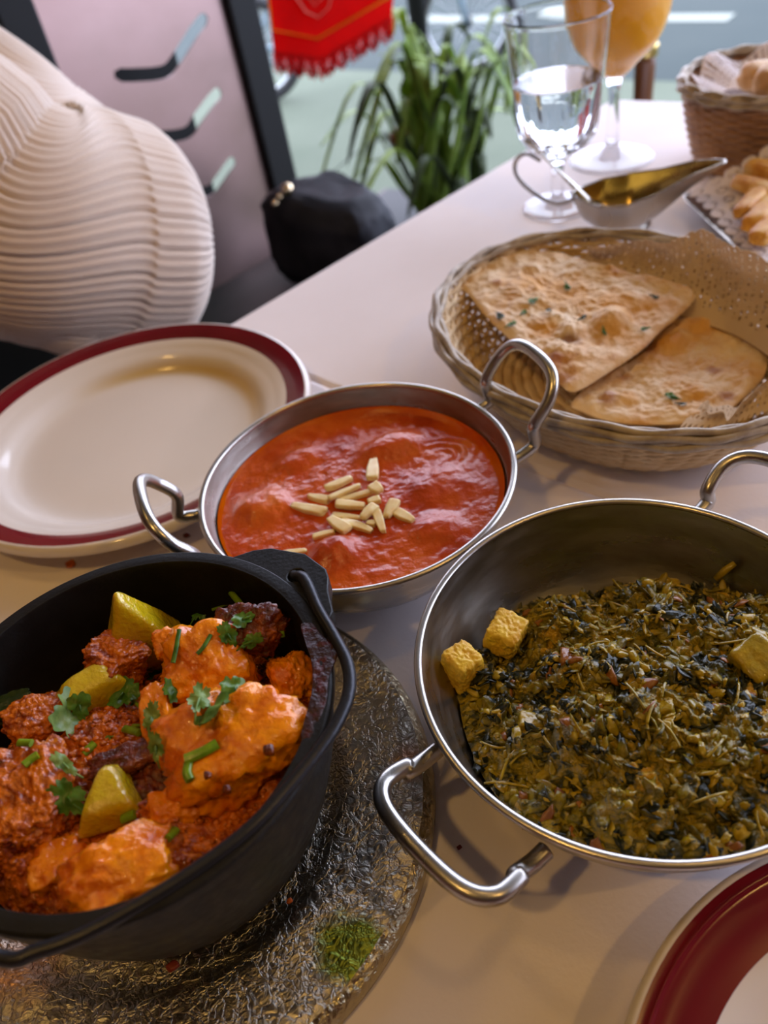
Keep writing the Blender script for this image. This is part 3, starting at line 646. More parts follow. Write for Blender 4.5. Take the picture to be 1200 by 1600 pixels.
# masala bed
n = 300; m_ = 170; A = np.linspace(0, 2*PI, n, endpoint=False); T = np.linspace(0, 1, m_)
fd = math.radians(-75)
edge = .056+.012*np.cos(A-fd)+.004*np.sin(2*A+2)
Re = np.interp(edge, [.011, .0115, .020, .038, .060, .078, .087], [0, .036, .048, .0565, .0625, .0648, .0654])-.0008
X2 = PC.x+Re[:, None]*np.cos(A)[:, None]*T; Y2 = PC.y+Re[:, None]*np.sin(A)[:, None]*T
Pn = np.stack([X2.ravel(), Y2.ravel(), 0*X2.ravel()], -1)
h2 = (.0085*fbm(Pn, 45, 3, 41)+.0038*np.abs(fbm(Pn, 130, 3, 42))+.0016*fbm(Pn, 420, 2, 43)).reshape(X2.shape)
q0 = at(55, 1210, .07); bl = np.exp(-(((X2-q0.x)**2+(Y2-q0.y)**2)/.026**2))
q9 = at(170, 1390, .075); bl2 = np.exp(-(((X2-q9.x)**2+(Y2-q9.y)**2)/.018**2))
Z2 = edge[:, None]*T+.068*(1-T)+(h2+.012*bl+.006*bl2)*np.clip((1-T[None, :])*6, .05, 1)
bed = MB().add(np.stack([X2, Y2, Z2], -1).reshape(-1, 3), grid_faces(n, m_, wu=True)).build('masala_curry', M['masala'])
tag(bed, 'rust-brown onion masala gravy heaped in the black pot', 'curry', kind='stuff')
def bed_z(x, y):
    k = np.argmin((X2-x)**2+(Y2-y)**2); return float(Z2.ravel()[k])
# gravy granules
mb = MB()
for i in range(1800):
    a = rs_.randint(n); j = int(math.sqrt(rs_.uniform(0, .97))*(m_-1)); s = rs_.uniform(.0005, .0013); d, f = ico(1)
    mb.add(d*np.array((s*1.3, s, s*.8))+np.array((X2[a, j], Y2[a, j], Z2[a, j]+.0002)), f)
o = mb.build('minced_onion', M['masala'], bed); o['kind'] = 'stuff'

G1 = 'potato chunks in the black pot'; G2 = 'onion pieces in the black pot'
def pot_lump(name, px, py, z, size, rot, m, label, cat, group, seed, **k):
    return lumpthing(name, px, py, z, size, rot, M[m], label, cat, group, seed, **k)
kp = dict(k=6, nplane=7, amp=.22, fine=.13, nsc=1.9, fsc=11)
pot_lump('potato_chunk', 372, 1160, .0765, (.0215, .0185, .0130), (.15, -.12, .5), 'potato', 'biggest orange potato chunk, at the pot\'s right near rim', 'potato', G1, 5, **kp)
pot_lump('potato_chunk', 322, 1040, .0740, (.0165, .0150, .0130), (.35, .1, -.2), 'potato', 'orange potato chunk at the back centre under a dark spice crust', 'potato', G1, 6, **kp)
pot_lump('potato_chunk', 268, 1010, .078, (.0060, .0055, .0055), (.3, .2, .2), 'potato', 'small bright yellow-orange knob beside the back potato', 'potato', G1, 16, **kp)
pot_lump('potato_chunk', 190, 1368, .0735, (.0180, .0110, .0100), (.1, .05, .35), 'potato', 'sauce-coated potato chunk against the near rim', 'potato', G1, 7, **kp)
pot_lump('potato_chunk', 185, 1032, .0700, (.0110, .0090, .0090), (.2, .3, .8), 'masala', 'knobbly masala-coated lump in front of the back onion wedge', 'potato', G1, 8, k=7, nplane=5, amp=.20, fine=.11, nsc=2.6, fsc=10, sub=6)
pot_lump('potato_chunk', 275, 1268, .0715, (.0075, .0060, .0065), (.2, .3, .3), 'potato', 'small torn yellow chunk between the shiny onion and biggest potato', 'potato', G1, 9, k=7, nplane=5, amp=.25, fine=.08, nsc=2.4, fsc=8)
pot_lump('potato_chunk', 458, 1062, .066, (.0075, .0110, .0100), (.2, .1, .3), 'potato', 'shadowed orange chunk against the pot\'s right wall', 'potato', G1, 10, **kp)
pot_lump('potato_chunk', 60, 1245, .0740, (.0135, .0160, .0090), (.2, .1, .3), 'masala', 'masala-covered mass left of the shiny onion', 'potato', G1, 12, k=7, nplane=4, amp=.22, fine=.11, nsc=2.4, fsc=10, sub=6)
pot_lump('potato_chunk', 95, 1350, .066, (.0090, .0075, .0060), (.1, .1, .3), 'potato', 'dim orange chunk at the lower left near the rim', 'potato', G1, 13, k=7, nplane=4, amp=.2, fine=.08)
pot_lump('potato_chunk', 250, 1120, .072, (.0055, .0100, .0080), (.2, .1, .1), 'potato', 'narrow orange piece dressed with a coriander sprig in the middle', 'potato', G1, 14, k=8, nplane=3, amp=.15, fine=.06)
pot_lump('potato_chunk', 70, 1130, .0690, (.0120, .0100, .0090), (.2, .1, .7), 'masala', 'reddish masala lump at the left behind the coriander leaf', 'potato', G1, 15, k=7, nplane=4, amp=.22, fine=.11, nsc=2.4, fsc=10, sub=6)
pot_lump('spice_crust', 388, 985, .0805, (.0125, .0080, .0060), (.25, -.1, -.3), 'crust', 'dark red spice crust on top of the back potato', 'topping', None, 17, k=6, nplane=3, amp=.28, fine=.14, nsc=2.4, fsc=10)
pot_lump('spice_crust', 205, 1185, .0735, (.0120, .0055, .0040), (.1, 0, .25), 'crust', 'dark spice crust between the big coriander leaf and shiny onion', 'topping', None, 18, k=6, nplane=3, amp=.28, fine=.14, nsc=2.4, fsc=10)
pot_lump('spice_crust', 240, 1240, .0680, (.0080, .0080, .0050), (.1, 0, .8), 'crust', 'dark spice crust right of the shiny onion', 'topping', None, 19, k=6, nplane=3, amp=.28, fine=.14, nsc=2.4, fsc=10)
ko = dict(k=6.5, nplane=0, amp=.05, fine=.012, nsc=1.5)
pot_lump('onion_wedge', 212, 985, .0745, (.0150, .0085, .0180), (.1, .0, .2), 'onion', 'tall amber onion wedge standing at the pot\'s back', 'onion', G2, 20, planes=[(-1, 0, .50, .60), (1, 0, .50, .62), (0, 1, .25, .8), (0, -1, .30, .7), (0, 0, -1, .9)], **ko)
pot_lump('onion_wedge', 137, 1074, .0740, (.0115, .0080, .0065), (.25, .0, .55), 'onion', 'pale yellow onion piece behind the big coriander leaf', 'onion', G2, 21, planes=[(-1, .2, .3, .9), (1, .2, .2, .9), (0, 1, .3, .8), (0, -1, .3, .9), (0, 0, -1, .9), (0, 0, 1, .95)], **ko)
pot_lump('onion_wedge', 172, 1247, .0760, (.0082, .0098, .0060), (.15, .0, .1), 'onion', 'shiny yellow-green onion piece at the front left', 'onion', G2, 22, planes=[(-1, .5, .3, .8), (1, .45, .2, .8), (.1, 1, .3, 1.1), (0, -1, .2, .75), (0, 0, -1, .9), (0, 0, 1, .95)], **ko)
M['leafdark'] = mat('dark_green_pepper', srgb(36, 54, 24), .22, coat=.5, col2=srgb(60, 70, 28), nscale=90)
pot_lump('pepper_piece', 12, 1106, .066, (.0085, .0050, .0025), (.2, .1, .3), 'leafdark', 'dark green pepper skin at the far left of the pot', 'pepper', None, 23, k=7, nplane=2, amp=.2, fine=.05)
for px, py, z, s, lab in ((325, 1211, .0895, .0011, 'mustard seed on the lower left of the biggest potato'), (420, 1173, .090, .0016, 'dark peppercorn on the right of the biggest potato'), (354, 1233, .086, .0013, 'reddish seed at the near edge of the biggest potato'), (80, 1163, .083, .0013, 'dark red seed left of the big coriander leaf')):
    q = at(px, py, z-.001); v, f = chunk((0, 0, 0), (s, s, s*.8), (0, 0, 0), px, 3); o = MB().add(v, f).build('seed', M['crust']); o.location = q; tag(o, lab, 'seed', 'seeds on the potato curry')

# surface finder for the pot's food: drop onto what is already there
dgm = None
def drop(px, py, dz=.0006):
    """where the line of sight meets the food in the pot"""
    global dgm
    if dgm is None: bpy.context.view_layer.update(); dgm = bpy.context.evaluated_depsgraph_get()
    ok, loc, nrm, *_ = SC.ray_cast(dgm, Vector((0, 0, H)), ray(px, py))
    return (loc+nrm*dz, nrm) if ok else (at(px, py, .075), Vector((0, 0, 1)))

def leaf_obj(name, px, py, size, ang, m, label, seed, lobes=5, cat='herb', group='chopped coriander on the potato curry', curl=.5, asp=1.0):
    """a lobed, toothed coriander leaf, cupped, with a raised midrib"""
    rs = np.random.RandomState(seed); loc, nrm = drop(px, py, .0010+.16*size)
    n, mm = 90, 9; a = np.linspace(0, 2*PI, n, endpoint=False)
    r = .62+.30*np.abs(np.sin(a*lobes/2+.3))**.7+.07*np.sin(a*lobes*3+1)+.05*rs.randn(n).cumsum()/8
    T = np.linspace(0, 1, mm)
    x = (r*np.cos(a))[:, None]*T; y = (r*np.sin(a)*asp)[:, None]*T
    z = curl*.32*(x**2-.6*y**2)+.10*np.sin(x*6+seed)*np.cos(y*5)+.05*fbm(np.stack([x.ravel(), y.ravel(), 0*x.ravel()], -1), 4, 2, seed).reshape(x.shape)
    v = np.stack([x, y, z], -1).reshape(-1, 3)*size
    v2 = v-np.array((0, 0, .00018)); f = grid_faces(n, mm, wu=True)
    q = Vector(nrm).to_track_quat('Z', 'Y') if nrm.z > .2 else Vector((0, -.2, 1)).to_track_quat('Z', 'Y')
    Rm = np.array((q.to_matrix() @ Matrix.Rotation(ang, 3, 'Z')))
    mb = MB().add(v@Rm.T, f).add(v2@Rm.T, [tuple(reversed(k)) for k in f])
    st = [Vector((-s, .06*math.sin(s*3), .05))*size for s in (0, .5, .9, 1.4)]
    mb.add(*tube([Vector(Rm@np.array(p)) for p in st], [.0004, .0004, .0004, .0003], 6))
    o = mb.build(name, M[m]); o.location = loc; return tag(o, label, cat, group)
leafs = [(110, 1128, .0088, .3, 'leafpale', 'largest pale coriander leaf, flat on the left of the curry', 3, 5, 1.0),
         (150, 1145, .0055, 2.4, 'leafpale', 'pale coriander lobe joined right of the largest leaf', 4, 5, .6),
         (122, 1098, .0040, 1.4, 'leaf', 'dark coriander lobe at the top of the largest leaf', 5, 3, .8),
         (190, 1078, .0050, .9, 'leaf', 'grey-green coriander leaf on the pale onion', 6, 3, .8),
         (212, 1100, .0045, 2.6, 'leaf', 'feathery coriander leaf right of the pale onion', 7, 5, .6),
         (248, 1055, .0052, .2, 'leaf', 'bright coriander leaf atop the middle sprig', 8, 5, .8),
         (262, 1080, .0045, 1.8, 'leaf', 'dark coriander leaf hanging at the middle sprig', 9, 5, .7),
         (236, 1118, .0042, 1.0, 'leafpale', 'thin coriander frond over the narrow orange piece', 10, 7, .5),
         (175, 1160, .0040, 2.9, 'leaf', 'dark coriander lobe below the largest leaf', 12, 3, .7),
         (338, 1118, .0078, 1.2, 'leaf', 'big bright green coriander leaf on the biggest potato', 13, 5, .65),
         (312, 1095, .0042, .4, 'leafpale', 'shrivelled grey coriander leaf left of the bright one', 14, 5, .7),
         (365, 1080, .0040, .6, 'leaf', 'small round coriander leaf on top of the biggest potato', 15, 3, .9),
         (285, 975, .0046, .3, 'leaf', 'coriander leaf on the back potato\'s left shoulder', 16, 5, .7),
         (312, 958, .0040, .9, 'leaf', 'coriander leaf at the left end of the dark crust', 17, 5, .7),
         (352, 988, .0040, 1.7, 'leaf', 'coriander leaf lying on the dark back crust', 18, 5, .6),
         (378, 972, .0034, 2.7, 'leaf', 'coriander leaf in the middle of the dark back crust', 19, 3, .7),
         (395, 998, .0034, .3, 'leaf', 'curled coriander leaf on the right of the back crust', 20, 5, .6),
         (410, 1035, .0050, .8, 'leafdark', 'shadowed dark green leaf right of the back potato', 21, 5, .7),
         (108, 1245, .0055, 2.0, 'leaf', 'coriander leaf left of the shiny onion', 22, 5, .7),
         (125, 1283, .0052, 1.7, 'leaf', 'dark coriander leaf below the left of the shiny onion', 23, 3, .7),
         (98, 1195, .0042, 1.5, 'leafpale', 'narrow coriander leaf under the largest one', 24, 3, .4),
         (247, 1160, .0040, 1.6, 'leafpale', 'coriander leaf trailing below the middle sprig', 25, 5, .5)]
def stem_obj(name, pp, rad, m, label, cat, group, hollow=False):
    pts = [drop(x, y, .0010)[0] for x, y in pp]
    zm = sum(p.z for p in pts)/len(pts); pts = [Vector((p.x, p.y, .5*p.z+.5*zm)) for p in pts]
    c = sum(pts, Vector())/len(pts)
    P = catmull([p-c for p in pts], 6) if len(pts) > 2 else [p-c for p in pts]
    o = MB().add(*tube(P, rad, 10, flat=.7)).build(name, M[m], angle=50); o.location = c+Vector((0, 0, rad*.3)); return tag(o, label, cat, group)
SG = 'green onion bits on the potato curry'
stems = [([(292, 1192), (318, 1180), (342, 1166)], .0019, 'stem', 'long flat green onion strip across the biggest potato'),
         ([(296, 1195), (296, 1210), (298, 1222)], .0015, 'stem', 'short bright green onion bit hanging below the long strip'),
         ([(258, 1312), (276, 1302)], .0018, 'stem', 'pale green onion bit at the front right of the shiny onion'),
         ([(194, 1279), (212, 1272)], .0017, 'stem', 'green onion ring end on the lower right of the shiny onion'),
         ([(130, 1178), (146, 1164)], .0017, 'stem', 'squared green onion bit below the largest leaf'),
         ([(32, 1165), (50, 1166)], .0014, 'stem', 'small green onion bit near the left frame edge'),
         ([(36, 1200), (50, 1192), (62, 1182)], .0015, 'stem', 'green onion bit just below the small one near the left edge'),
         ([(202, 1143), (220, 1140)], .0015, 'stem', 'green onion bit right of the largest leaf'),
         ([(334, 960), (346, 948), (356, 940)], .0012, 'stem', 'green onion sliver at the far top of the back crust'),
         ([(365, 943), (382, 946)], .0013, 'stem', 'pale green onion ring at the far top of the back crust'),
         ([(278, 985), (277, 1010), (275, 1040)], .0009, 'leaf', 'thin coriander stem hanging down the back potato'),
         ([(330, 990), (322, 1012), (312, 1026)], .0008, 'leaf', 'second thin coriander stem on the back potato'),
         ([(438, 985), (440, 998)], .0012, 'stem', 'lone green onion bit near the pot\'s right wall'),
         ([(215, 1105), (232, 1118), (205, 1135)], .0007, 'stem', 'fine light green coriander stem in the middle sprig')]
locs = [drop(p[0], p[1]) for p in leafs]
for px, py, s, a, m, lab, sd, lb, asp in leafs: leaf_obj('coriander_leaf', px, py, s*1.4, a, m, lab, sd, lb, asp=asp)
for pp, r, m, lab in stems: stem_obj('green_onion_bit' if m == 'stem' else 'coriander_sprig', pp, r, m, lab, 'herb', SG if m == 'stem' else None)

# ------------------------------------------------------------------ crumbs on the cloth
for px, py, s, m, lab in ((112, 884, .0026, 'crumb', 'orange crumb of food on the cloth below the left plate'), (292, 838, .0018, 'crumbdark', 'brown crumb on the cloth beside the red curry bowl'), (718, 1325, .0009, 'crumbdark', 'dark red speck on the cloth by the near steel handle')):
    q = at(px, py, 0); v, f = chunk((0, 0, 0), (s, s*.8, s*.6), (0, 0, .4), px, 3); o = MB().add(v, f).build('crumb', M[m]); o.location = q+Vector((0, 0, s*.5)); tag(o, lab, 'crumb')

# ------------------------------------------------------------------ oval bread basket
def basket(c, ax, ay, ang, zr, base_f, mw, label, rows=15, ribs=56, zb=.003):
    t = empty('bread_basket', Vector((c[0], c[1], 0)), label, 'basket'); C = (c[0], c[1], 0)
    ca, sa = math.cos(ang), math.sin(ang)
    def E(a, f, z, o=0):
        x = (ax*f+o)*math.cos(a); y = (ay*f+o)*math.sin(a); return (c[0]+x*ca-y*sa, c[1]+x*sa+y*ca, z)
    def F(s): return base_f+(1-base_f)*(s**.75)
    mb = MB(); N = ribs*6
    for r in range(rows):
        s = (r+.5)/rows; z = zb+(zr-zb)*s
        pts = [E(2*PI*i/N, F(s), z, .0011*math.cos(PI*i/6+PI*(r % 2))) for i in range(N)]
        mb.add(*tube(pts, (zr-zb)/rows*.56, 6, closed=True, flat=1.0))
    o = mb.build('woven_wall', mw, t, origin=C); o['kind'] = 'stuff'
    mb = MB()
    for i in range(ribs):
        a = 2*PI*(i)/ribs
        mb.add(*tube([E(a, F(s), zb+(zr-zb)*s) for s in np.linspace(0, 1, 7)], .0013, 6))
    o = mb.build('stakes', mw, t, origin=C); o['kind'] = 'stuff'
    # base: spiral weave
    mb = MB()
    for k in range(12):
        f = base_f*(k+.5)/12; pts = [E(2*PI*i/120, f, zb+.0006*math.sin(PI*i/3+PI*(k % 2))) for i in range(120)]
        mb.add(*tube(pts, base_f*(ax+ay)/4/12*1.1, 6, closed=True, flat=.5))
    o = mb.build('woven_base', mw, t, origin=C); o['kind'] = 'stuff'
    for k, (dr, dz, ph) in enumerate(((0, .0035, 0), (.0026, .0012, 1.5), (-.0024, .0014, 3.0), (.0030, -.0030, 4.2), (.001, -.0012, 5.2))):
        pts = [E(2*PI*i/240, 1, zr+dz+.0007*math.sin(2*PI*i/240*18+ph), dr+.0008*math.cos(2*PI*i/240*18+ph)) for i in range(240)]
        MB().add(*tube(pts, .0020, 8, closed=True)).build('rim_cane', M['cane'], t, origin=C)
    return t, E, F
BC = (.1555, .4075); BANG = math.radians(-67); BZ = .048
basket(BC, .1235, .0975, BANG, BZ, .70, M['wicker'], 'oval cream woven basket holding two pieces of naan')

def naan(outline, label, name, zbase, bub, seed, m_top):
    pts = [at(px, py, zbase+.004) for px, py in outline]
    def zf(x, y, T):
        P = np.stack([x, y, 0*x], -1); h = .0030*fbm(P, 52, 3, seed)+.0016*fbm(P, 170, 3, seed+1)+.0006*fbm(P, 420, 2, seed+2); b = 0*x
        for (bx, by, rx, ry, hh, an) in bub:
            q = at(bx, by, zbase+.006); dx = x-q.x; dy = y-q.y; c_, s_ = math.cos(an), math.sin(an)
            u = (dx*c_+dy*s_)/rx; w = (-dx*s_+dy*c_)/ry; b = b+hh*np.clip(1-(u*u+w*w), 0, 1)**.7
        base = zbase+(.012 if seed == 61 else .0)*np.clip((y-.36)/.12, -.3, 1)
        return base, h+b
    v, f = poly_slab([(p.x, p.y) for p in pts], .006, zf, 60, 240, 6)
    mb = MB(); mb.add(v, f)
    o = mb.build(name, m_top); return tag(o, label, 'bread', 'naan in the oval basket'), zf
def naan_mat(name, spots, ob):
    """bread with golden patches and brown blisters placed by position"""
    m = mat(name, srgb(214, 176, 130), .5, cols=[(.26, srgb(176, 110, 50)), (.38, srgb(216, 170, 112)), (.52, srgb(228, 196, 152)), (.75, srgb(240, 222, 196))], nscale=42, ndetail=7, bump=.9, bscale=300, bdist=.0008)
    t = m.node_tree; b = t.nodes['Principled BSDF']; L = t.links.new; src = b.inputs['Base Color'].links[0].from_socket
    geo = t.nodes.new('ShaderNodeNewGeometry').outputs['Position']; nz = t.nodes.new('ShaderNodeTexNoise'); nz.inputs['Scale'].default_value = 90; nz.inputs['Detail'].default_value = 5; L(geo, nz.inputs['Vector'])
    for (px, py, z, r, col, st) in spots:
        hit = ob.ray_cast(Vector((0, 0, H)), ray(px, py)); q = hit[1] if hit[0] else at(px, py, z); d = t.nodes.new('ShaderNodeVectorMath'); d.operation = 'DISTANCE'; L(geo, d.inputs[0]); d.inputs[1].default_value = q
        a = t.nodes.new('ShaderNodeMath'); a.operation = 'MULTIPLY_ADD'; L(nz.outputs['Fac'], a.inputs[0]); a.inputs[1].default_value = r*1.6; L(d.outputs['Value'], a.inputs[2])
        mr = t.nodes.new('ShaderNodeMapRange'); mr.inputs['From Min'].default_value = r*1.3; mr.inputs['From Max'].default_value = r*2.3; mr.inputs['To Min'].default_value = st; mr.inputs['To Max'].default_value = 0; L(a.outputs[0], mr.inputs['Value'])
        mx = t.nodes.new('ShaderNodeMixRGB'); L(mr.outputs[0], mx.inputs[0]); L(src, mx.inputs[1]); mx.inputs[2].default_value = col; src = mx.outputs[0]
    L(src, b.inputs['Base Color']); return m
GO = srgb(216, 156, 62); BR = srgb(150, 76, 24); DB = srgb(112, 50, 16)
outB = [(893, 628), (934, 591), (999, 556), (1044, 503), (1090, 481), (1141, 488), (1182, 512), (1199, 545), (1193, 587), (1152, 630), (1122, 655), (1063, 660), (994, 660), (943, 653), (907, 640)]
nb, zfB = naan(outB, 'plain blistered naan half in front at the basket\'s right', 'naan_bread', .017, [(1050, 528, .019, .011, .0055, .9), (1085, 505, .012, .010, .003, 0), (985, 618, .008, .007, .003, 0), (950, 620, .006, .005, .003, 0), (1090, 610, .010, .007, .002, 0), (925, 635, .006, .005, .002, 0)], 60, M['naan'])
outA = [(719, 461), (746, 426), (788, 415), (833, 416), (888, 424), (925, 437), (965, 446), (999, 454), (1054, 462), (1084, 477), (1063, 502), (1033, 525), (1003, 552), (950, 585), (898, 612), (872, 600), (845, 578), (810, 553), (765, 518), (738, 488)]
na, zfA = naan(outA, 'garlic naan half with herbs, at the back left of the basket', 'naan_bread', .026, [(890, 532, .011, .008, .0045, .3), (955, 515, .013, .011, .0045, .5), (850, 515, .012, .009, .003, 0), (868, 556, .007, .006, .0025, 0), (830, 440, .014, .010, .002, 0), (900, 560, .015, .009, .0028, .2), (985, 490, .014, .009, .002, 0)], 61, M['naan'])
bpy.context.view_layer.update(); dgm = bpy.context.evaluated_depsgraph_get()
nb.data.materials[0] = naan_mat('naan_plain', [(1050, 530, .025, .011, GO, .8), (1090, 505, .025, .008, GO, .7), (1010, 548, .025, .006, BR, .8), (1040, 510, .026, .004, BR, .6), (950, 620, .022, .005, BR, .7), (985, 618, .022, .005, GO, .8), (1115, 578, .022, .004, BR, .7), (1135, 620, .02, .004, BR, .7), (975, 590, .022, .004, BR, .6), (1090, 615, .02, .005, GO, .6), (1045, 600, .02, .004, GO, .6)], nb)
na.data.materials[0] = naan_mat('naan_garlic', [(830, 440, .04, .014, GO, .75), (880, 460, .038, .016, GO, .7), (960, 470, .034, .014, GO, .8), (1020, 478, .03, .010, GO, .7), (960, 515, .034, .009, GO, .8), (890, 532, .036, .005, DB, .8), (868, 555, .034, .004, BR, .8), (850, 515, .036, .007, GO, .8), (880, 590, .03, .006, BR, .6), (790, 480, .04, .010, GO, .5), (990, 540, .03, .006, GO, .6), (775, 440, .04, .003, BR, .6)], na)
herbs = [(783, 496, 'herb flake left of centre on the garlic naan'), (800, 509, 'herb flake lowest on the left of the garlic naan'), (831, 473, 'herb flake left of the middle of the garlic naan'), (858, 487, 'herb flake in the middle of the garlic naan'), (886, 451, 'largest herb flake near the far edge of the garlic naan'), (818, 490, 'faint herb flake beside the left middle ones on garlic naan'), (912, 498, 'herb flake right of the middle of the garlic naan'), (1006, 516, 'herb flake near the right cut edge of the garlic naan'), (942, 520, 'herb flake on the golden blister of the garlic naan'), (1023, 466, 'herb flake at the right tip of the garlic naan'), (1118, 484, 'dark herb flake on the far edge of the plain naan'), (1048, 622, 'bright green herb on the near part of the plain naan'), (1066, 634, 'small green fleck beside the bright herb on plain naan')]
for i, (px, py, lab) in enumerate(herbs):
    leaf_obj('herb_flake', px, py, .0042 if i in (0, 1, 2, 4, 10, 11) else .0028, i*1.3, 'leaf' if i % 3 else 'leafdark', lab, 80+i, 3, group='herb flakes on the naan', curl=.2, asp=.6)

# lace paper: a grid patch with holes
def lace(name, fn, nu, nv, holes, m, label, cat='doily', thick=.0):
    v = []; 
    for i in range(nu+1):
        for j in range(nv+1): v.append(tuple(fn(i/nu, j/nv)))
    f = []
    for i in range(nu):
        for j in range(nv):
            if not holes((i+.5)/nu, (j+.5)/nv): f.append((i*(nv+1)+j, (i+1)*(nv+1)+j, (i+1)*(nv+1)+j+1, i*(nv+1)+j+1))
    o = MB().add(v, f).build(name, m); o.modifiers.new('thickness', 'SOLIDIFY').thickness = .0003
    return tag(o, label, cat)
# doily lining the oval basket: rises over the far right rim
def dpatch(corner_lo, corner_hi, wav):
    lo = [at(*p) for p in corner_lo]; hi = [at(*p) for p in corner_hi]
    L_ = catmull(lo, 12); H_ = catmull(hi, 12)
    def fn(u, w):
        k = u*(len(L_)-1); i = min(int(k), len(L_)-2); fr_ = k-i
        k2 = u*(len(H_)-1); i2 = min(int(k2), len(H_)-2); g = k2-i2
        a = L_[i].lerp(L_[i+1], fr_); b = H_[i2].lerp(H_[i2+1], g); p = a.lerp(b, w)+nx*(.004*math.sin(u*23+w*3)*w)
        p.z += wav*math.sin(u*9+w*2)*w+.006*math.sin(PI*w)*0; q = p+nx*(.014*math.sin(PI*w))
        return q
    return fn
fn = dpatch([(880, 450, .030), (980, 468, .026), (1080, 500, .024), (1160, 530, .024), (1260, 600, .026)], [(915, 388, .052), (985, 378, .056), (1040, 372, .062), (1095, 362, .066), (1150, 385, .066), (1230, 440, .062), (1330, 520, .056)], .0015)
def scallop(u, w):
    if w > 1-.07*abs(math.sin(u*PI*9)) - .0 and w > .93+.06*abs(math.sin(u*PI*9)): return True
    if w > .12:
        a = (u*40) % 1; b = (w*17+(int(u*40) % 2)*.5) % 1
        if .30 < a < .60 and .2 < b < .75 and (int(u*40)*7+int(w*17)*5) % 3: return True
    return False
lace('paper_doily', fn, 260, 90, scallop, M['doily'], 'punched paper doily standing up at the oval basket\'s far side behind the naan')
fn = dpatch([(1060, 668, .022), (1120, 668, .020), (1180, 650, .020), (1260, 620, .02)], [(1105, 640, .024), (1140, 650, .030), (1175, 615, .030), (1240, 575, .030)], .001)
lace('paper_doily', fn, 120, 40, lambda u, w: ((u*20) % 1 < .3 and (w*7) % 1 < .4), M['doily'], 'lacy paper edge poking out under the plain naan at the frame edge')

# ------------------------------------------------------------------ second basket, upper right
b2c = (.388, .699)
basket(b2c, .0715, .0715, 0, .070, .74, M['wicker2'], 'tall tan woven basket at the upper right, lined with lace paper', rows=20, ribs=36)
def fn2(u, w):
    a = u*2*PI; r = .059*(.2+.88*w)*(1+.05*math.sin(a*7)); z = .060-.012*(1-w)+.006*w*math.sin(a*7)+.012*w
    return Vector((b2c[0]+r*math.cos(a), b2c[1]+r*math.sin(a), z))
lace('paper_doily', fn2, 240, 40, lambda u, w: w > .5 and ((u*70) % 1 < .4 and (w*14) % 1 < .45), M['doily_w'], 'crumpled lace paper lining the tall tan basket')
for px, py, z, s, lab in ((1195, 122, .070, .020, 'pale bread roll under paper in the tall basket'), (1225, 128, .075, .022, 'golden bread piece in the tall basket at the frame edge')):
    lumpthing('bread_roll', px, py, z, (s, s*.8, s*.6), (0, .2, .3), M['naan'], lab, 'bread', None, px, 4, k=3.2, nplane=0, amp=.12)

# ------------------------------------------------------------------ tray with doily and fritters
tc_ = at(1058, 303, .012); td1 = (at(1135, 375, .012)-tc_).normalized(); td2 = Vector((-td1.y, td1.x, 0))
tr = empty('serving_dish', Vector((tc_.x, tc_.y, 0)), 'square grey metal dish with white lace paper at the right edge', 'dish')
def quad(a, b, z, r=.02):
    P = [tc_+td1*a+td2*a, tc_+td1*(b)+td2*a, tc_+td1*b+td2*b, tc_+td1*a+td2*b]; return rounded([Vector((p.x, p.y, z)) for p in P], r)
secs = [quad(.020, .20, .001, .012), quad(.004, .216, .010, .016), quad(0, .22, .0125, .018), quad(.003, .217, .0130, .016), quad(.022, .198, .004, .012)]
v = [tuple(p) for s in secs for p in s]; n_ = len(secs[0])
f = [(k*n_+i, k*n_+(i+1) % n_, (k+1)*n_+(i+1) % n_, (k+1)*n_+i) for k in range(4) for i in range(n_)]+[tuple(reversed(range(n_))), tuple(range(4*n_, 5*n_))]
MB().add(v, f).build('dish_body', M['pewter'], tr, origin=(tc_.x, tc_.y, 0), angle=40)
def fn3(u, w):
    x = .012+u*.20; y = .002+w*.20; e = min(u, w, 1-u, 1-w); s = .006*abs(math.sin(u*25))*(w < .02)+.006*abs(math.sin(w*25))*(u < .02)
    q = tc_+td1*(x)+td2*(y); z = .0155+.002*math.sin(u*11)*math.cos(w*9)+.030*max(0, .30-u)/.30*min(1, w*3)
    return Vector((q.x, q.y, z))
def lh(u, w):
    a = (u*15) % 1-.5; b = (w*15) % 1-.5; e = min(u, w)
    if e > .34: return False
    r = math.hypot(a, b)
    if e < .035: return r > .46
    return .17 < r < .34 and (math.atan2(b, a)*4/PI) % 1 > .35
lace('paper_doily', fn3, 260, 260, lh, M['doily_w'], 'white lace paper doily lying on the square grey dish')
for i, (a, b, L, w, z, lab) in enumerate([((1150, 285), (1200, 300), .0, .0075, .028, 'golden fritter uppermost in the square dish'), ((1160, 330), (1196, 290), .0, .0075, .027, 'golden fritter second from the top in the square dish'), ((1172, 352), (1210, 318), .0, .0075, .025, 'yellow fritter third down in the square dish'), ((1185, 372), (1215, 340), .0, .0075, .023, 'pale yellow fritter lowest in the square dish'), ((1175, 262), (1230, 275), 0, .008, .034, 'fritter at the back of the square dish, cut by the frame')]):
    pa, pb = at(*a, z), at(*b, z); c = (pa+pb)/2; v, f = chunk((0, 0, 0), ((pb-pa).length/2+.004, w, w*.8), (0, 0, math.atan2(pb.y-pa.y, pb.x-pa.x)), 90+i, 4, 5, 2, .12)
    o = MB().add(v, f).build('fritter', M['fry']); o.location = c; tag(o, lab, 'fried food', 'fritters in the square dish')
q = at(1140, 325, .020); leaf_obj('herb_flake', 1140, 325, .006, .5, 'leaf', 'green herb sprig on the lace paper beside the fritters', 99, 5, group=None)

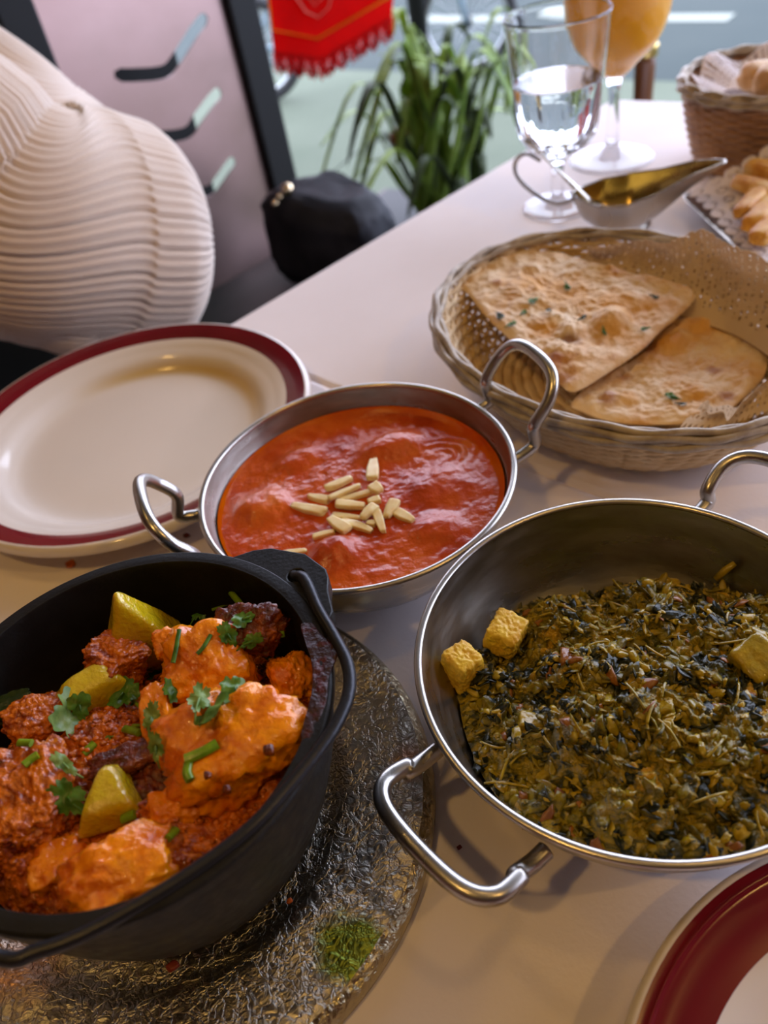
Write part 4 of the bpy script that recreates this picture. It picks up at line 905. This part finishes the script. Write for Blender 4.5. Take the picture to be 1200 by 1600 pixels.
# ------------------------------------------------------------------ gravy boat
gb = at(972, 350, .0); ga = at(893, 300, .045); gt = at(1133, 252, .062)
gx = Vector((gt.x-ga.x, gt.y-ga.y, 0)); GL_ = gx.length; gx.normalize(); gy = Vector((-gx.y, gx.x, 0))
bt = empty('gravy_boat', Vector((gb.x, gb.y, 0)), 'pewter gravy boat with loop handle and gilt inside, behind the oval basket', 'gravy boat')
def boat(off=0, zo=0):
    S = np.linspace(0, 1, 40); nv = 25; v = []
    for s in S:
        w = .0285*np.interp(s, [0, .06, .2, .4, .6, .8, .93, 1], [.03, .42, .86, 1.0, .74, .42, .24, .06])-off
        top = np.interp(s, [0, .15, .35, .6, .8, 1], [.044, .043, .044, .050, .058, .062])
        bot = np.interp(s, [0, .08, .25, .42, .6, .8, 1], [.040, .025, .0145, .014, .026, .045, .0605])+off
        w = max(w, .0006); p0 = Vector((ga.x, ga.y, 0))+gx*(s*GL_)
        for k in range(nv):
            a = PI*(k/(nv-1)); cx = math.cos(a)*w*(1+.05*abs(math.cos(a))**6); cz = top-(top-bot)*math.sin(a)**.8
            q = p0+gy*cx; v.append((q.x, q.y, cz))
    return v, grid_faces(40, nv)
MB().add(*boat()).build('boat_shell', M['pewter'], bt, origin=(gb.x, gb.y, 0))
MB().add(*boat(.0012)).build('boat_interior', M['brass'], bt, origin=(gb.x, gb.y, 0))
vo, _ = boat(); rim = [Vector(vo[i*25]) for i in range(40)]+[Vector(vo[i*25+24]) for i in reversed(range(40))]
MB().add(*tube(rim, .0011, 8, closed=True)).build('rim_bead', M['pewter'], bt, origin=(gb.x, gb.y, 0))
MB().add(*lathe(smoothprof([(0, .016), (.007, .0155), (.0085, .010), (.014, .005), (.0205, .003), (.0210, .0005), (.0, .0005)], 5), 48, (gb.x, gb.y, 0))).build('foot', M['pewter'], bt, origin=(gb.x, gb.y, 0))
h0 = Vector((ga.x, ga.y, .040)); hp = [h0+gx*.004, at(868, 318, .033), at(832, 300, .032), at(808, 275, .038), at(806, 252, .046), at(822, 240, .054), at(843, 250, .056)]
MB().add(*tube(catmull(hp, 8), .0017, 10)).build('loop_handle', M['pewter'], bt, origin=(gb.x, gb.y, 0))
# small spoon resting in the boat
sp = empty('spoon', at(905, 300, .04), 'small steel spoon leaning in the gravy boat', 'spoon')
s0_ = at(822, 218, .078); s1_ = at(925, 318, .034)
pts = [s0_.lerp(s1_, k) for k in np.linspace(0, 1, 12)]
MB().add(*tube(pts, [.0034-.0018*math.sin(PI*min(1, k/8)) for k in range(12)], 10, flat=.35)).build('spoon_handle', M['steel'], sp, origin=tuple(sp.location))
d_ = (s1_-s0_).normalized(); v, f = chunk((0, 0, 0), (.014, .009, .0025), (0, .25, math.atan2(d_.y, d_.x)), 1, 4, 3, 0, 0, 1, 0)
MB().add(v+np.array(s1_+d_*.008), f).build('spoon_bowl', M['steel'], sp, origin=tuple(sp.location))

# ------------------------------------------------------------------ glasses
wg = Vector((.2005, .684, 0)); W0 = tuple(wg)
t = empty('water_glass', wg, 'stemmed tumbler of water with faceted lower bowl beside the gravy boat', 'glass')
def facet(A, R, Z):
    k = np.clip((.105-Z)/.02, 0, 1)*np.clip((Z-.045)/.015, 0, 1); return R*(1-.12*k*np.abs(np.sin(A*5))), Z
go = smoothprof([(0, 0.0), (.0275, 0), (.0290, .0012), (.0275, .0028), (.014, .0045), (.0062, .009), (.0050, .022), (.0056, .036), (.010, .044), (.023, .052), (.032, .064), (.0355, .085), (.0365, .105), (.0385, .125), (.0405, .148)], 5)
gi = smoothprof([(.0408, .1488), (.0395, .148), (.0372, .125), (.0350, .105), (.0338, .085), (.0300, .066), (.0200, .056), (.0, .053)], 5)
MB().add(*lathe(go+gi, 80, W0, fn=facet)).build('glass_body', M['glass'], t, origin=W0)
wl = .103
wp = [(0, .0534)]+[(.0200-.0003, .0563), (.0297, .0665), (.0334, .085), (.0344, wl-.001), (.0346, wl), (.030, wl-.0006), (0, wl-.0006)]
MB().add(*lathe(wp, 80, W0)).build('water', M['water'], t, origin=W0)
jg = Vector((.277, .767, 0)); J0 = tuple(jg)
t = empty('juice_glass', jg, 'balloon wine glass of orange juice standing behind the water glass', 'glass')
jo = smoothprof([(0, 0), (.036, 0), (.0375, .0012), (.035, .0025), (.018, .005), (.0068, .012), (.0050, .035), (.0055, .062), (.0095, .074), (.020, .084), (.0340, .098), (.0425, .118), (.0445, .140), (.0425, .165), (.038, .190)], 5)
ji = smoothprof([(.0372, .1905), (.0412, .165), (.0430, .140), (.0410, .118), (.0325, .0995), (.0185, .0865), (.0, .080)], 5)
MB().add(*lathe(jo+ji, 72, J0)).build('glass_body', M['glass'], t, origin=J0)
MB().add(*lathe(smoothprof([(0, .0750), (.0096, .0740), (.0202, .084), (.0342, .098), (.0427, .118), (.0447, .140), (.0434, .158), (.0430, .159)], 5)+[(.0, .159)], 72, J0)).build('orange_juice', M['juice'], t, origin=J0)

# ------------------------------------------------------------------ window ledge and pepper mill
lu = Vector(ux)
led = empty('window_ledge', Vector((.62, 1.05, FL)), 'low dark wooden ledge hidden behind the far table edge', 'ledge')
pm = Vector((.456, 1.150, 0)); zl = -.235
def lbox(u0, u1, n0, n1, z0, z1):
    return fbox(u0, u1, n0, n1, z0, z1)
pu = pm.dot(ux); pn = pm.dot(nx)
bevel(MB().add(*lbox(pu-.04, pu+.55, pn-.09, pn+.06, zl-.03, zl)).build('ledge_board', M['wood'], led, smooth=False), .003)
bevel(MB().add(*lbox(pu-.02, pu+.53, pn-.07, pn+.04, FL, zl-.03)).build('ledge_support', M['dark'], led, smooth=False), .003)
t = empty('pepper_mill', (pm.x, pm.y, zl), 'wooden pepper mill with gold collar behind the table, right of the juice', 'pepper mill'); K0 = (pm.x, pm.y, zl)
hm = .240
MB().add(*lathe(smoothprof([(0, 0), (.021, 0), (.021, .01), (.018, .05), (.0140, .10), (.0128, .15), (.0128, hm-.030), (0, hm-.030)], 4), 40, K0)).build('mill_body', M['wood'], t, origin=K0)
MB().add(*lathe(smoothprof([(.0, hm-.030), (.0140, hm-.030), (.0158, hm-.024), (.0150, hm-.014), (.0, hm-.014)], 4), 40, K0)).build('collar', M['brass'], t, origin=K0)
MB().add(*lathe(smoothprof([(0, hm-.014), (.0110, hm-.014), (.0130, hm-.006), (.0100, hm+.002), (0, hm+.005)], 4), 40, K0)).build('cap', M['blackmetal'], t, origin=K0)

# ------------------------------------------------------------------ chair
cd = Vector((.76, .65, 0)).normalized(); cn = Vector((-.65, .76, 0)).normalized(); zs_ = -.28
pr = at(462, 380, zs_)
# lean: find the back angle that makes the right post run up through (372, 0)
best = None
for a10 in range(0, 400):
    a = math.radians(a10/10); up = cn*math.sin(a)+Vector((0, 0, 1))*math.cos(a); p = pr+up*.5; d = p-Vector((0, 0, H))
    q = (600+FPX*d.dot(cR)/d.dot(cF), 800-FPX*d.dot(cU)/d.dot(cF)); k = (0-380)/(q[1]-380); xx = 462+(q[0]-462)*k
    if best is None or abs(xx-370) < best[0]: best = (abs(xx-370), a)
ca_ = best[1]; cup = cn*math.sin(ca_)+Vector((0, 0, 1))*math.cos(ca_); cnn = cup.cross(cd).normalized()
if cnn.dot(cn) < 0: cnn = -cnn
qa_ = at_plane(372, 5, pr, cnn)-pr; qb_ = at_plane(14, 5, pr, cnn)-pr; cw = (qa_-qb_).dot(cd)
ch = empty('dining_chair', Vector((pr.x, pr.y, FL))-cd*cw/2, 'black framed chair with slotted metal back, beyond the empty plate', 'chair'); CO = tuple(ch.location)
def obox(o, X_, Y_, Z_, x0, x1, y0, y1, z0, z1):
    v, f = box(x0, x1, y0, y1, z0, z1); return [tuple(o+X_*p[0]+Y_*p[1]+Z_*p[2]) for p in v], f
for k in (0, -cw):
    bevel(MB().add(*obox(pr, cd, cnn, cup, k-.026, k+.026, -.014, .014, -.10, .56)).build('back_post', M['blackmetal'], ch, smooth=False, origin=CO), .004)
MB().add(*obox(pr, cd, cnn, cup, -cw, 0, -.014, .014, .53, .57)).build('top_rail', M['blackmetal'], ch, smooth=False, origin=CO)
# slotted panel cut on the chair plane
def onpan(px, py):
    q = at_plane(px, py, pr, cnn)-pr; return (q.dot(cd), q.dot(cup))
cu = bpy.data.curves.new('panel', 'CURVE'); cu.dimensions = '2D'; cu.fill_mode = 'BOTH'; cu.extrude = .0012
def addsp(pts):
    s = cu.splines.new('POLY'); s.points.add(len(pts)-1); s.use_cyclic_u = True
    for i, p in enumerate(pts): s.points[i].co = (p[0], p[1], 0, 1)
addsp([(-cw+.01, -.05), (-.01, -.05), (-.01, .55), (-cw+.01, .55)])
def slot(pl, w):
    C_ = [Vector((*onpan(*p), 0)) for p in pl]; C_ = catmull(C_, 6); L_ = []; R_ = []
    for i, p in enumerate(C_):
        t_ = (C_[min(i+1, len(C_)-1)]-C_[max(i-1, 0)]).normalized(); nn = Vector((-t_.y, t_.x, 0)); ww = w*(1 if 1 < i < len(C_)-2 else .6)
        L_.append(p+nn*ww); R_.append(p-nn*ww)
    addsp([(p.x, p.y) for p in L_+R_[::-1]])
slot([(178, 117), (215, 117), (256, 112), (275, 92), (302, 50), (322, 24)], .0085)
slot([(185, 213), (245, 214), (290, 208), (308, 185), (330, 156), (344, 142)], .0085)
slot([(240, 303), (285, 302), (325, 298), (342, 280), (356, 260), (366, 249)], .0080)
ob = bpy.data.objects.new('tmp', cu); COL.objects.link(ob); bpy.context.view_layer.update(); dg = bpy.context.evaluated_depsgraph_get()
me = bpy.data.meshes.new_from_object(ob.evaluated_get(dg)); bpy.data.objects.remove(ob); me.materials.clear(); me.materials.append(M['chairpanel'])
pn_ = bpy.data.objects.new('back_panel', me); COL.objects.link(pn_); pn_.parent = ch
pn_.matrix_local = Matrix.Translation(pr-ch.location) @ Matrix(((cd.x, cup.x, cnn.x, 0), (cd.y, cup.y, cnn.y, 0), (cd.z, cup.z, cnn.z, 0), (0, 0, 0, 1)))
# padded seat and legs
sd = -cn
def seatpt(a, b, z): p = pr-cd*cw/2+cd*a+sd*b; return Vector((p.x, p.y, z))
so = rounded([seatpt(-.21, -.02, 0), seatpt(.21, -.02, 0), seatpt(.20, .40, 0), seatpt(-.20, .40, 0)], .06, 8)
cc_ = sum(so, Vector())/len(so); v = []; secz = [(1, -.335), (1.0, -.300), (.985, -.285), (.95, -.278), (.5, -.272), (.02, -.270)]
for s, z in secz: v += [(cc_.x+(p.x-cc_.x)*s, cc_.y+(p.y-cc_.y)*s, z) for p in so]
n_ = len(so); f = [(k*n_+i, k*n_+(i+1) % n_, (k+1)*n_+(i+1) % n_, (k+1)*n_+i) for k in range(5) for i in range(n_)]+[tuple(range(n_))]
MB().add(v, f).build('seat', M['vinyl'], ch, origin=CO)
for a, b in ((-.2, -.01), (.2, -.01), (-.18, .37), (.18, .37)):
    p = seatpt(a, b, FL); MB().add(*tube([p, p+Vector((0, 0, .42))], .014, 12)).build('leg', M['blackmetal'], ch, origin=CO)

# dark bench seen through the slots and left of the chair
def back_at(px, py, off): return at_plane(px, py, pr+cn*off, cn)
bo = back_at(262, 115, .22); be = empty('bench', Vector((bo.x, bo.y, FL)), 'black high-backed bench behind the slotted metal chair', 'bench'); BO = tuple(be.location)
bx = cd*-1; hb = back_at(150, 12, .22).z-FL
bevel(MB().add(*obox(Vector(BO), bx, cn, Vector((0, 0, 1)), -.03, .9, 0, .03, 0.02, hb)).build('bench_back', M['blackmetal'], be, smooth=False, origin=BO), .008)
bevel(MB().add(*obox(Vector(BO), bx, cn, Vector((0, 0, 1)), 0, .88, .03, .40, .36, .44)).build('bench_seat', M['vinyl'], be, smooth=False, origin=BO), .01)
for a in (.02, .82): MB().add(*obox(Vector(BO), bx, cn, Vector((0, 0, 1)), a, a+.04, .34, .38, 0, .36)).build('leg', M['blackmetal'], be, smooth=False, origin=BO)

# black handbag on the seat
bg_c = at(528, 415, -.235); bgE = empty('handbag', (bg_c.x, bg_c.y, -.270), 'black leather handbag with gold clasp slumped on the chair', 'bag')
B0 = tuple(bgE.location)
d, f = ico(5)
v = d.copy(); s = np.sign(v)*np.abs(v)**.55; v = s*np.array((.100, .055, .082)); v[:, 2] += .082
v[:, 2] *= 1-.25*np.clip(v[:, 0]/.12, 0, 1); v += .016*np.stack([fbm(v, 15, 4, k) for k in (1, 2, 3)], -1); v[:, 2] = np.maximum(v[:, 2], .0)
ba = math.atan2(-.75, .9)
v = v@rotm(0, 0, ba).T+np.array(B0); MB().add(v, f).build('bag_body', M['leather'], bgE, origin=B0)
cl = at(450, 298, -.16)
for i, (px, py) in enumerate(((449, 296), (437, 308), (430, 318))):
    q = Vector((0, 0, H))+ray(px, py)*((Vector(B0)-Vector((0, 0, H))).length-.075); d, f2 = ico(3); MB().add(d*(.009 if i == 0 else .005)+np.array(q), f2).build('clasp', M['gold'], bgE, origin=B0)

# ------------------------------------------------------------------ person at left: puffy ribbed sleeve
pe = empty('person', Vector((-.56, .70, FL)), 'person in a cream ribbed knit sweater and brown trousers, seated at the left', 'person')
def arm(ctrl, radii, ribs, seed, flat=1.0, amp=.0042, capend=True, n=260):
    C_ = catmull(ctrl, 14); N = len(C_); s = np.linspace(0, len(radii)-1, N); rad = np.interp(s, range(len(radii)), radii); v = []
    if capend: rad = rad*np.sqrt(np.clip(1-np.clip((np.linspace(0, 1, N)-.80)/.2, 0, 1)**2.2, .0004, 1))
    up = Vector((0, 0, 1)); P = []
    for i in range(N):
        t_ = (C_[min(i+1, N-1)]-C_[max(i-1, 0)]).normalized(); s_ = t_.cross(up).normalized(); u_ = s_.cross(t_).normalized()
        for k in range(n):
            a = 2*PI*k/n; rib = abs(math.cos(a*ribs/2))**.8
            fold = 1+.045*math.sin(i/N*9+1.2*math.sin(a)+seed)
            r = rad[i]*fold-amp*(1-rib)*min(1, rad[i]/.05)
            P.append(C_[i]+s_*math.cos(a)*r+u_*math.sin(a)*r*flat)
    return [tuple(p) for p in P], grid_faces(N, n, wv=True)
def dp(px, py, dist): return Vector((0, 0, H))+ray(px, py)*dist
mb = MB()
# forearm and elbow: comes in from the left, turns and ends at the elbow tip on the right
mb.add(*arm([Vector((-.66, .68, .10)), dp(-160, 250, .77), dp(-20, 315, .76), (dp(70, 360, .76)), dp(150, 372, .78), dp(225, 372, .80), dp(296, 372, .82)], [.085, .088, .094, .100, .100, .098, .094], 78, 1.0, amp=.0062))
mb.add(*arm([Vector((-.66, .70, .26)), dp(-230, 70, .92), dp(-70, 165, .885), dp(40, 240, .865), dp(130, 290, .90), dp(222, 340, .90)], [.080, .080, .076, .074, .076, .062], 60, 2.2, amp=.0058))
# lower fold under the forearm
mb.add(*arm([Vector((-.62, .68, .0)), dp(-100, 400, .75), dp(30, 440, .75), dp(110, 475, .75), dp(160, 500, .76)], [.060, .058, .052, .044, .036], 46, .5, amp=.0032))
mb.add(*arm([Vector((-.62, .70, -.25)), Vector((-.60, .70, -.05)), Vector((-.62, .70, .12)), Vector((-.64, .71, .34))], [.15, .17, .17, .15], 60, 0, amp=.004))
sw = mb.build('sweater', M['knit'], pe, origin=tuple(pe.location)); sw['label'] = 'cream chunky ribbed knit sweater with puffy sleeve'
mb = MB()
for o_ in (Vector((0, 0, 0)), Vector((-.17, -.12, 0))):
    mb.add(*tube(catmull([Vector((-.60, .78, -.24))+o_, Vector((-.50, .74, -.20))+o_, Vector((-.37, .66, -.18))+o_, Vector((-.33, .64, -.24))+o_, Vector((-.34, .65, -.45))+o_, Vector((-.34, .65, -.70))+o_], 8), [.09-.0009*i for i in range(41)], 24))
mb.build('trousers', M['trouser'], pe, origin=tuple(pe.location))

# ------------------------------------------------------------------ red pennant
pd_ = 1.72
pc = dp(490, 60, pd_); pdir = Vector((cd.x, cd.y, 0)); vdir = Vector((nx.x, nx.y, 0))
pnrm = (ray(500, 50)*-1); pnrm.z = 0; pnrm.normalize(); pX = Vector((-pnrm.y, pnrm.x, 0)); pX = pX if pX.dot(cR) > 0 else -pX
def onp(px, py, off=0): return at_plane(px, py, pc, pnrm)+pnrm*off
fl = empty('pennant', onp(500, -200), 'red fringed pennant with gold chevron border hanging by the window', 'pennant'); F0 = tuple(fl.location)
def slabpoly(pts, off0, off1):
    n = len(pts); v = [tuple(onp(*p, off0)) for p in pts]+[tuple(onp(*p, off1)) for p in pts]
    return v, [tuple(range(n)), tuple(reversed(range(n, 2*n)))]+[(i, (i+1) % n, n+(i+1) % n, n+i) for i in range(n)]
out = [(385, -260), (640, -290), (612, 28), (502, 92), (428, 82)]
MB().add(*slabpoly(out, 0, -.002)).build('cloth_field', M['red'], fl, smooth=False, origin=F0)
def strip(pl, w, off, mt, name, closed=False):
    P = [onp(*p, off) for p in pl]; MB().add(*tube(P, w, 6, flat=.3, closed=closed)).build(name, M[mt], fl, origin=F0)
strip([(392, -240), (425, 46), (496, 60), (612, -8), (632, -270)], .0065, .003, 'yellow', 'gold_border')
strip([(455, -60), (462, -5), (478, 18), (497, 27), (513, 12), (522, -20), (528, -60)], .0040, .002, 'pink', 'emblem_outline')
strip([(470, -50), (478, -10), (492, 8), (503, -4), (508, -50)], .0030, .002, 'pink', 'emblem_outline')
mb = MB(); ed = [(428, 82), (502, 92), (612, 28)]
for k in range(70):
    s = k/69; 
    if s < .4: a = s/.4; x = 428+74*a; y = 82+10*a
    else: a = (s-.4)/.6; x = 502+110*a; y = 92-64*a
    L = 30+4*math.sin(k*1.7); P = [onp(x, y-2, -.001), onp(x+1+math.sin(k)*2, y+L*.5, .001*math.sin(k*2)), onp(x+3+math.sin(k*.7)*3, y+L, 0)]
    mb.add(*tube(P, .0021, 5))
o = mb.build('fringe', M['red'], fl, origin=F0); o['kind'] = 'stuff'
rod = onp(370, -270); rod2 = onp(655, -300)
MB().add(*tube([rod, rod2], .006, 8)).build('rod', M['gold'], fl, origin=F0)
top = Vector(((rod.x+rod2.x)/2, (rod.y+rod2.y)/2, 1.20))
MB().add(*tube([rod, top, rod2], .0015, 6)).build('cord', M['yellow'], fl, origin=F0)

# ------------------------------------------------------------------ potted strap-leaf plant
pp = dp(712, 270, 1.72); pz = -.46
pp = at(700, 300, pz+.06); pt = empty('potted_plant', (pp.x, pp.y, FL), 'green strap-leaved plant in a maroon planter beyond the table', 'plant'); PP0 = tuple(pt.location)
def pbox(o, w, dpt, z0, z1): return [tuple(o+ux*p[0]+nx*p[1]+Vector((0, 0, p[2]))) for p in box(-w, w, -dpt, dpt, z0, z1)[0]], box(0, 1, 0, 1, 0, 1)[1]
ppb = Vector((pp.x, pp.y, 0)); topz = at(620, 290, pz).z
lft = at(592, 300, pz); wv = abs((ppb-lft).dot(ux))
bevel(MB().add(*pbox(ppb, wv, .11, FL, pz)).build('planter', M['planter'], pt, smooth=False, origin=PP0), .006)
MB().add(*pbox(ppb, wv*.93, .10, pz-.01, pz+.004)).build('soil', M['dark'], pt, smooth=False, origin=PP0)
rl = np.random.RandomState(2)
def strap(p0, p1, p2, w, m):
    P = catmull([p0, p0.lerp(p1, .5)+Vector((0, 0, .01)), p1, p2], 6); N = len(P); v = []
    for i, p in enumerate(P):
        t_ = (P[min(i+1, N-1)]-P[max(i-1, 0)]).normalized(); s_ = t_.cross(Vector((0, 0, 1)))
        s_ = s_.normalized() if s_.length > .05 else Vector((1, 0, 0)); ww = w*math.sin(PI*(.12+.88*i/(N-1)))**.6+.0005; b = s_.cross(t_)
        v += [tuple(p-s_*ww+b*ww*.3), tuple(p), tuple(p+s_*ww+b*ww*.3)]
    o = MB().add(v, grid_faces(N, 3)).build('leaf', M[m], pt, origin=PP0); o.modifiers.new('thickness', 'SOLIDIFY').thickness = .0008; return o
rt = lambda: ppb+ux*rl.uniform(-.07, .07)+nx*rl.uniform(-.06, .06)+Vector((0, 0, pz))
key = [((615, 95), (540, 330)), ((625, 68), (560, 200)), ((700, 110), (590, 85)), ((640, 40), (700, 120)), ((560, 175), (500, 230)), ((735, 60), (790, 110)), ((770, 100), (745, 130)), ((800, 60), (790, 180)), ((600, 180), (560, 320)), ((655, 100), (690, 220)), ((745, 110), (800, 160)), ((690, 125), (720, 160)), ((720, 90), (735, 200)), ((780, 150), (815, 220)), ((640, 150), (620, 260)), ((590, 250), (540, 300)), ((625, 20), (612, 60)), ((770, 30), (800, 20))]
base_d = (Vector((ppb.x, ppb.y, pz))-Vector((0, 0, H))).length
for i, (a, b) in enumerate(key):
    dd = base_d*rl.uniform(.90, 1.02); p0 = rt(); strap(p0, dp(*a, dd), dp(*b, dd*rl.uniform(.93, 1.03)), rl.uniform(.009, .016), 'plantleaf')
for i in range(32):
    a = rl.uniform(0, 2*PI); h = rl.uniform(.12, .36); r = rl.uniform(.03, .20); p0 = rt(); dv = Vector((math.cos(a), math.sin(a), 0))
    strap(p0, p0+dv*r+Vector((0, 0, h)), p0+dv*r*rl.uniform(1.5, 2.1)+Vector((0, 0, h*rl.uniform(.2, .95))), rl.uniform(.008, .015), 'plantdark' if i % 2 else 'plantleaf')
q = dp(624, 214, base_d*.97); d, f2 = ico(3); o = MB().add(d*.021*np.array((1, 1, .9)), f2).build('round_ornament', M['ball']); o.location = q; tag(o, 'small round orange-brown ornament among the plant leaves', 'ornament')

# ------------------------------------------------------------------ street: pole and bicycle
po_ = at(668, 180, FL); o = MB().add(*tube([po_, po_+Vector((0, 0, 2.7))], .034, 20)).build('street_pole', M['blackmetal']); tag(o, 'black pole standing on the pavement behind the plant', 'pole')
wb = at(735, 118, FL); bd = (ux*.86+nx*.5).normalized(); wr = .215
bk = empty('bicycle', wb, 'parked small-wheeled bicycle with black tyres beyond the plant', 'bicycle'); K0 = tuple(wb)
bs = Vector((-bd.y, bd.x, 0)); Bz = Vector((0, 0, 1))
def wheel(c):
    ring = lambda r: [c+bd*r*math.cos(a)+Bz*r*math.sin(a) for a in np.linspace(0, 2*PI, 48, endpoint=False)]
    w_ = MB().add(*tube(ring(wr-.016), .020, 10, closed=True)).build('wheel', M['tyre'], bk, origin=K0)
    subs = [MB().add(*tube(ring(wr-.042), .008, 8, closed=True)).build('wheel_rim', M['alu'], bk, origin=K0)]
    mb = MB()
    for i in range(20):
        a = 2*PI*i/20; mb.add(*tube([c+bs*.02*(-1)**i, c+bd*(wr-.045)*math.cos(a)+Bz*(wr-.045)*math.sin(a)], .0012, 4))
    o = mb.build('spokes', M['alu'], bk, origin=K0); o['kind'] = 'stuff'; subs.append(o)
    subs.append(MB().add(*tube([c-bs*.045, c+bs*.045], .022, 12)).build('hub', M['blackmetal'], bk, origin=K0))
    for q_ in subs: q_.parent = w_; q_.location = (0, 0, 0)
cw1 = wb+Bz*wr; cw2 = cw1-bd*.95
wheel(cw1); wheel(cw2)
sd_ = cw1-bd*.12+Bz*.62; bb = cw1-bd*.52+Bz*.03; st_ = cw1-bd*.66+Bz*.55; hd = cw1-bd*.10+Bz*.42
mb = MB()
for a, b, r in ((cw1+bs*.04, hd, .012), (cw1-bs*.04, hd, .012), (hd, sd_, .017), (hd, bb, .020), (bb, st_, .015), (bb, cw2, .011), (st_-Bz*.1, cw2, .009)): mb.add(*tube([a, b], r, 10))
mb.build('frame', M['bikepaint'], bk, origin=K0)
MB().add(*tube([sd_-bs*.26, sd_, sd_+bs*.26], .012, 10)).build('handlebar', M['blackmetal'], bk, origin=K0)
v, f2 = chunk((0, 0, 0), (.11, .05, .025), (0, 0, math.atan2(bd.y, bd.x)), 2, 3, 4, 0, .03); MB().add(v+np.array(st_+Bz*.02), f2).build('saddle', M['blackmetal'], bk, origin=K0)
MB().add(*tube([bb-bs*.09, bb+bs*.09], .035, 12)).build('crank', M['blackmetal'], bk, origin=K0)
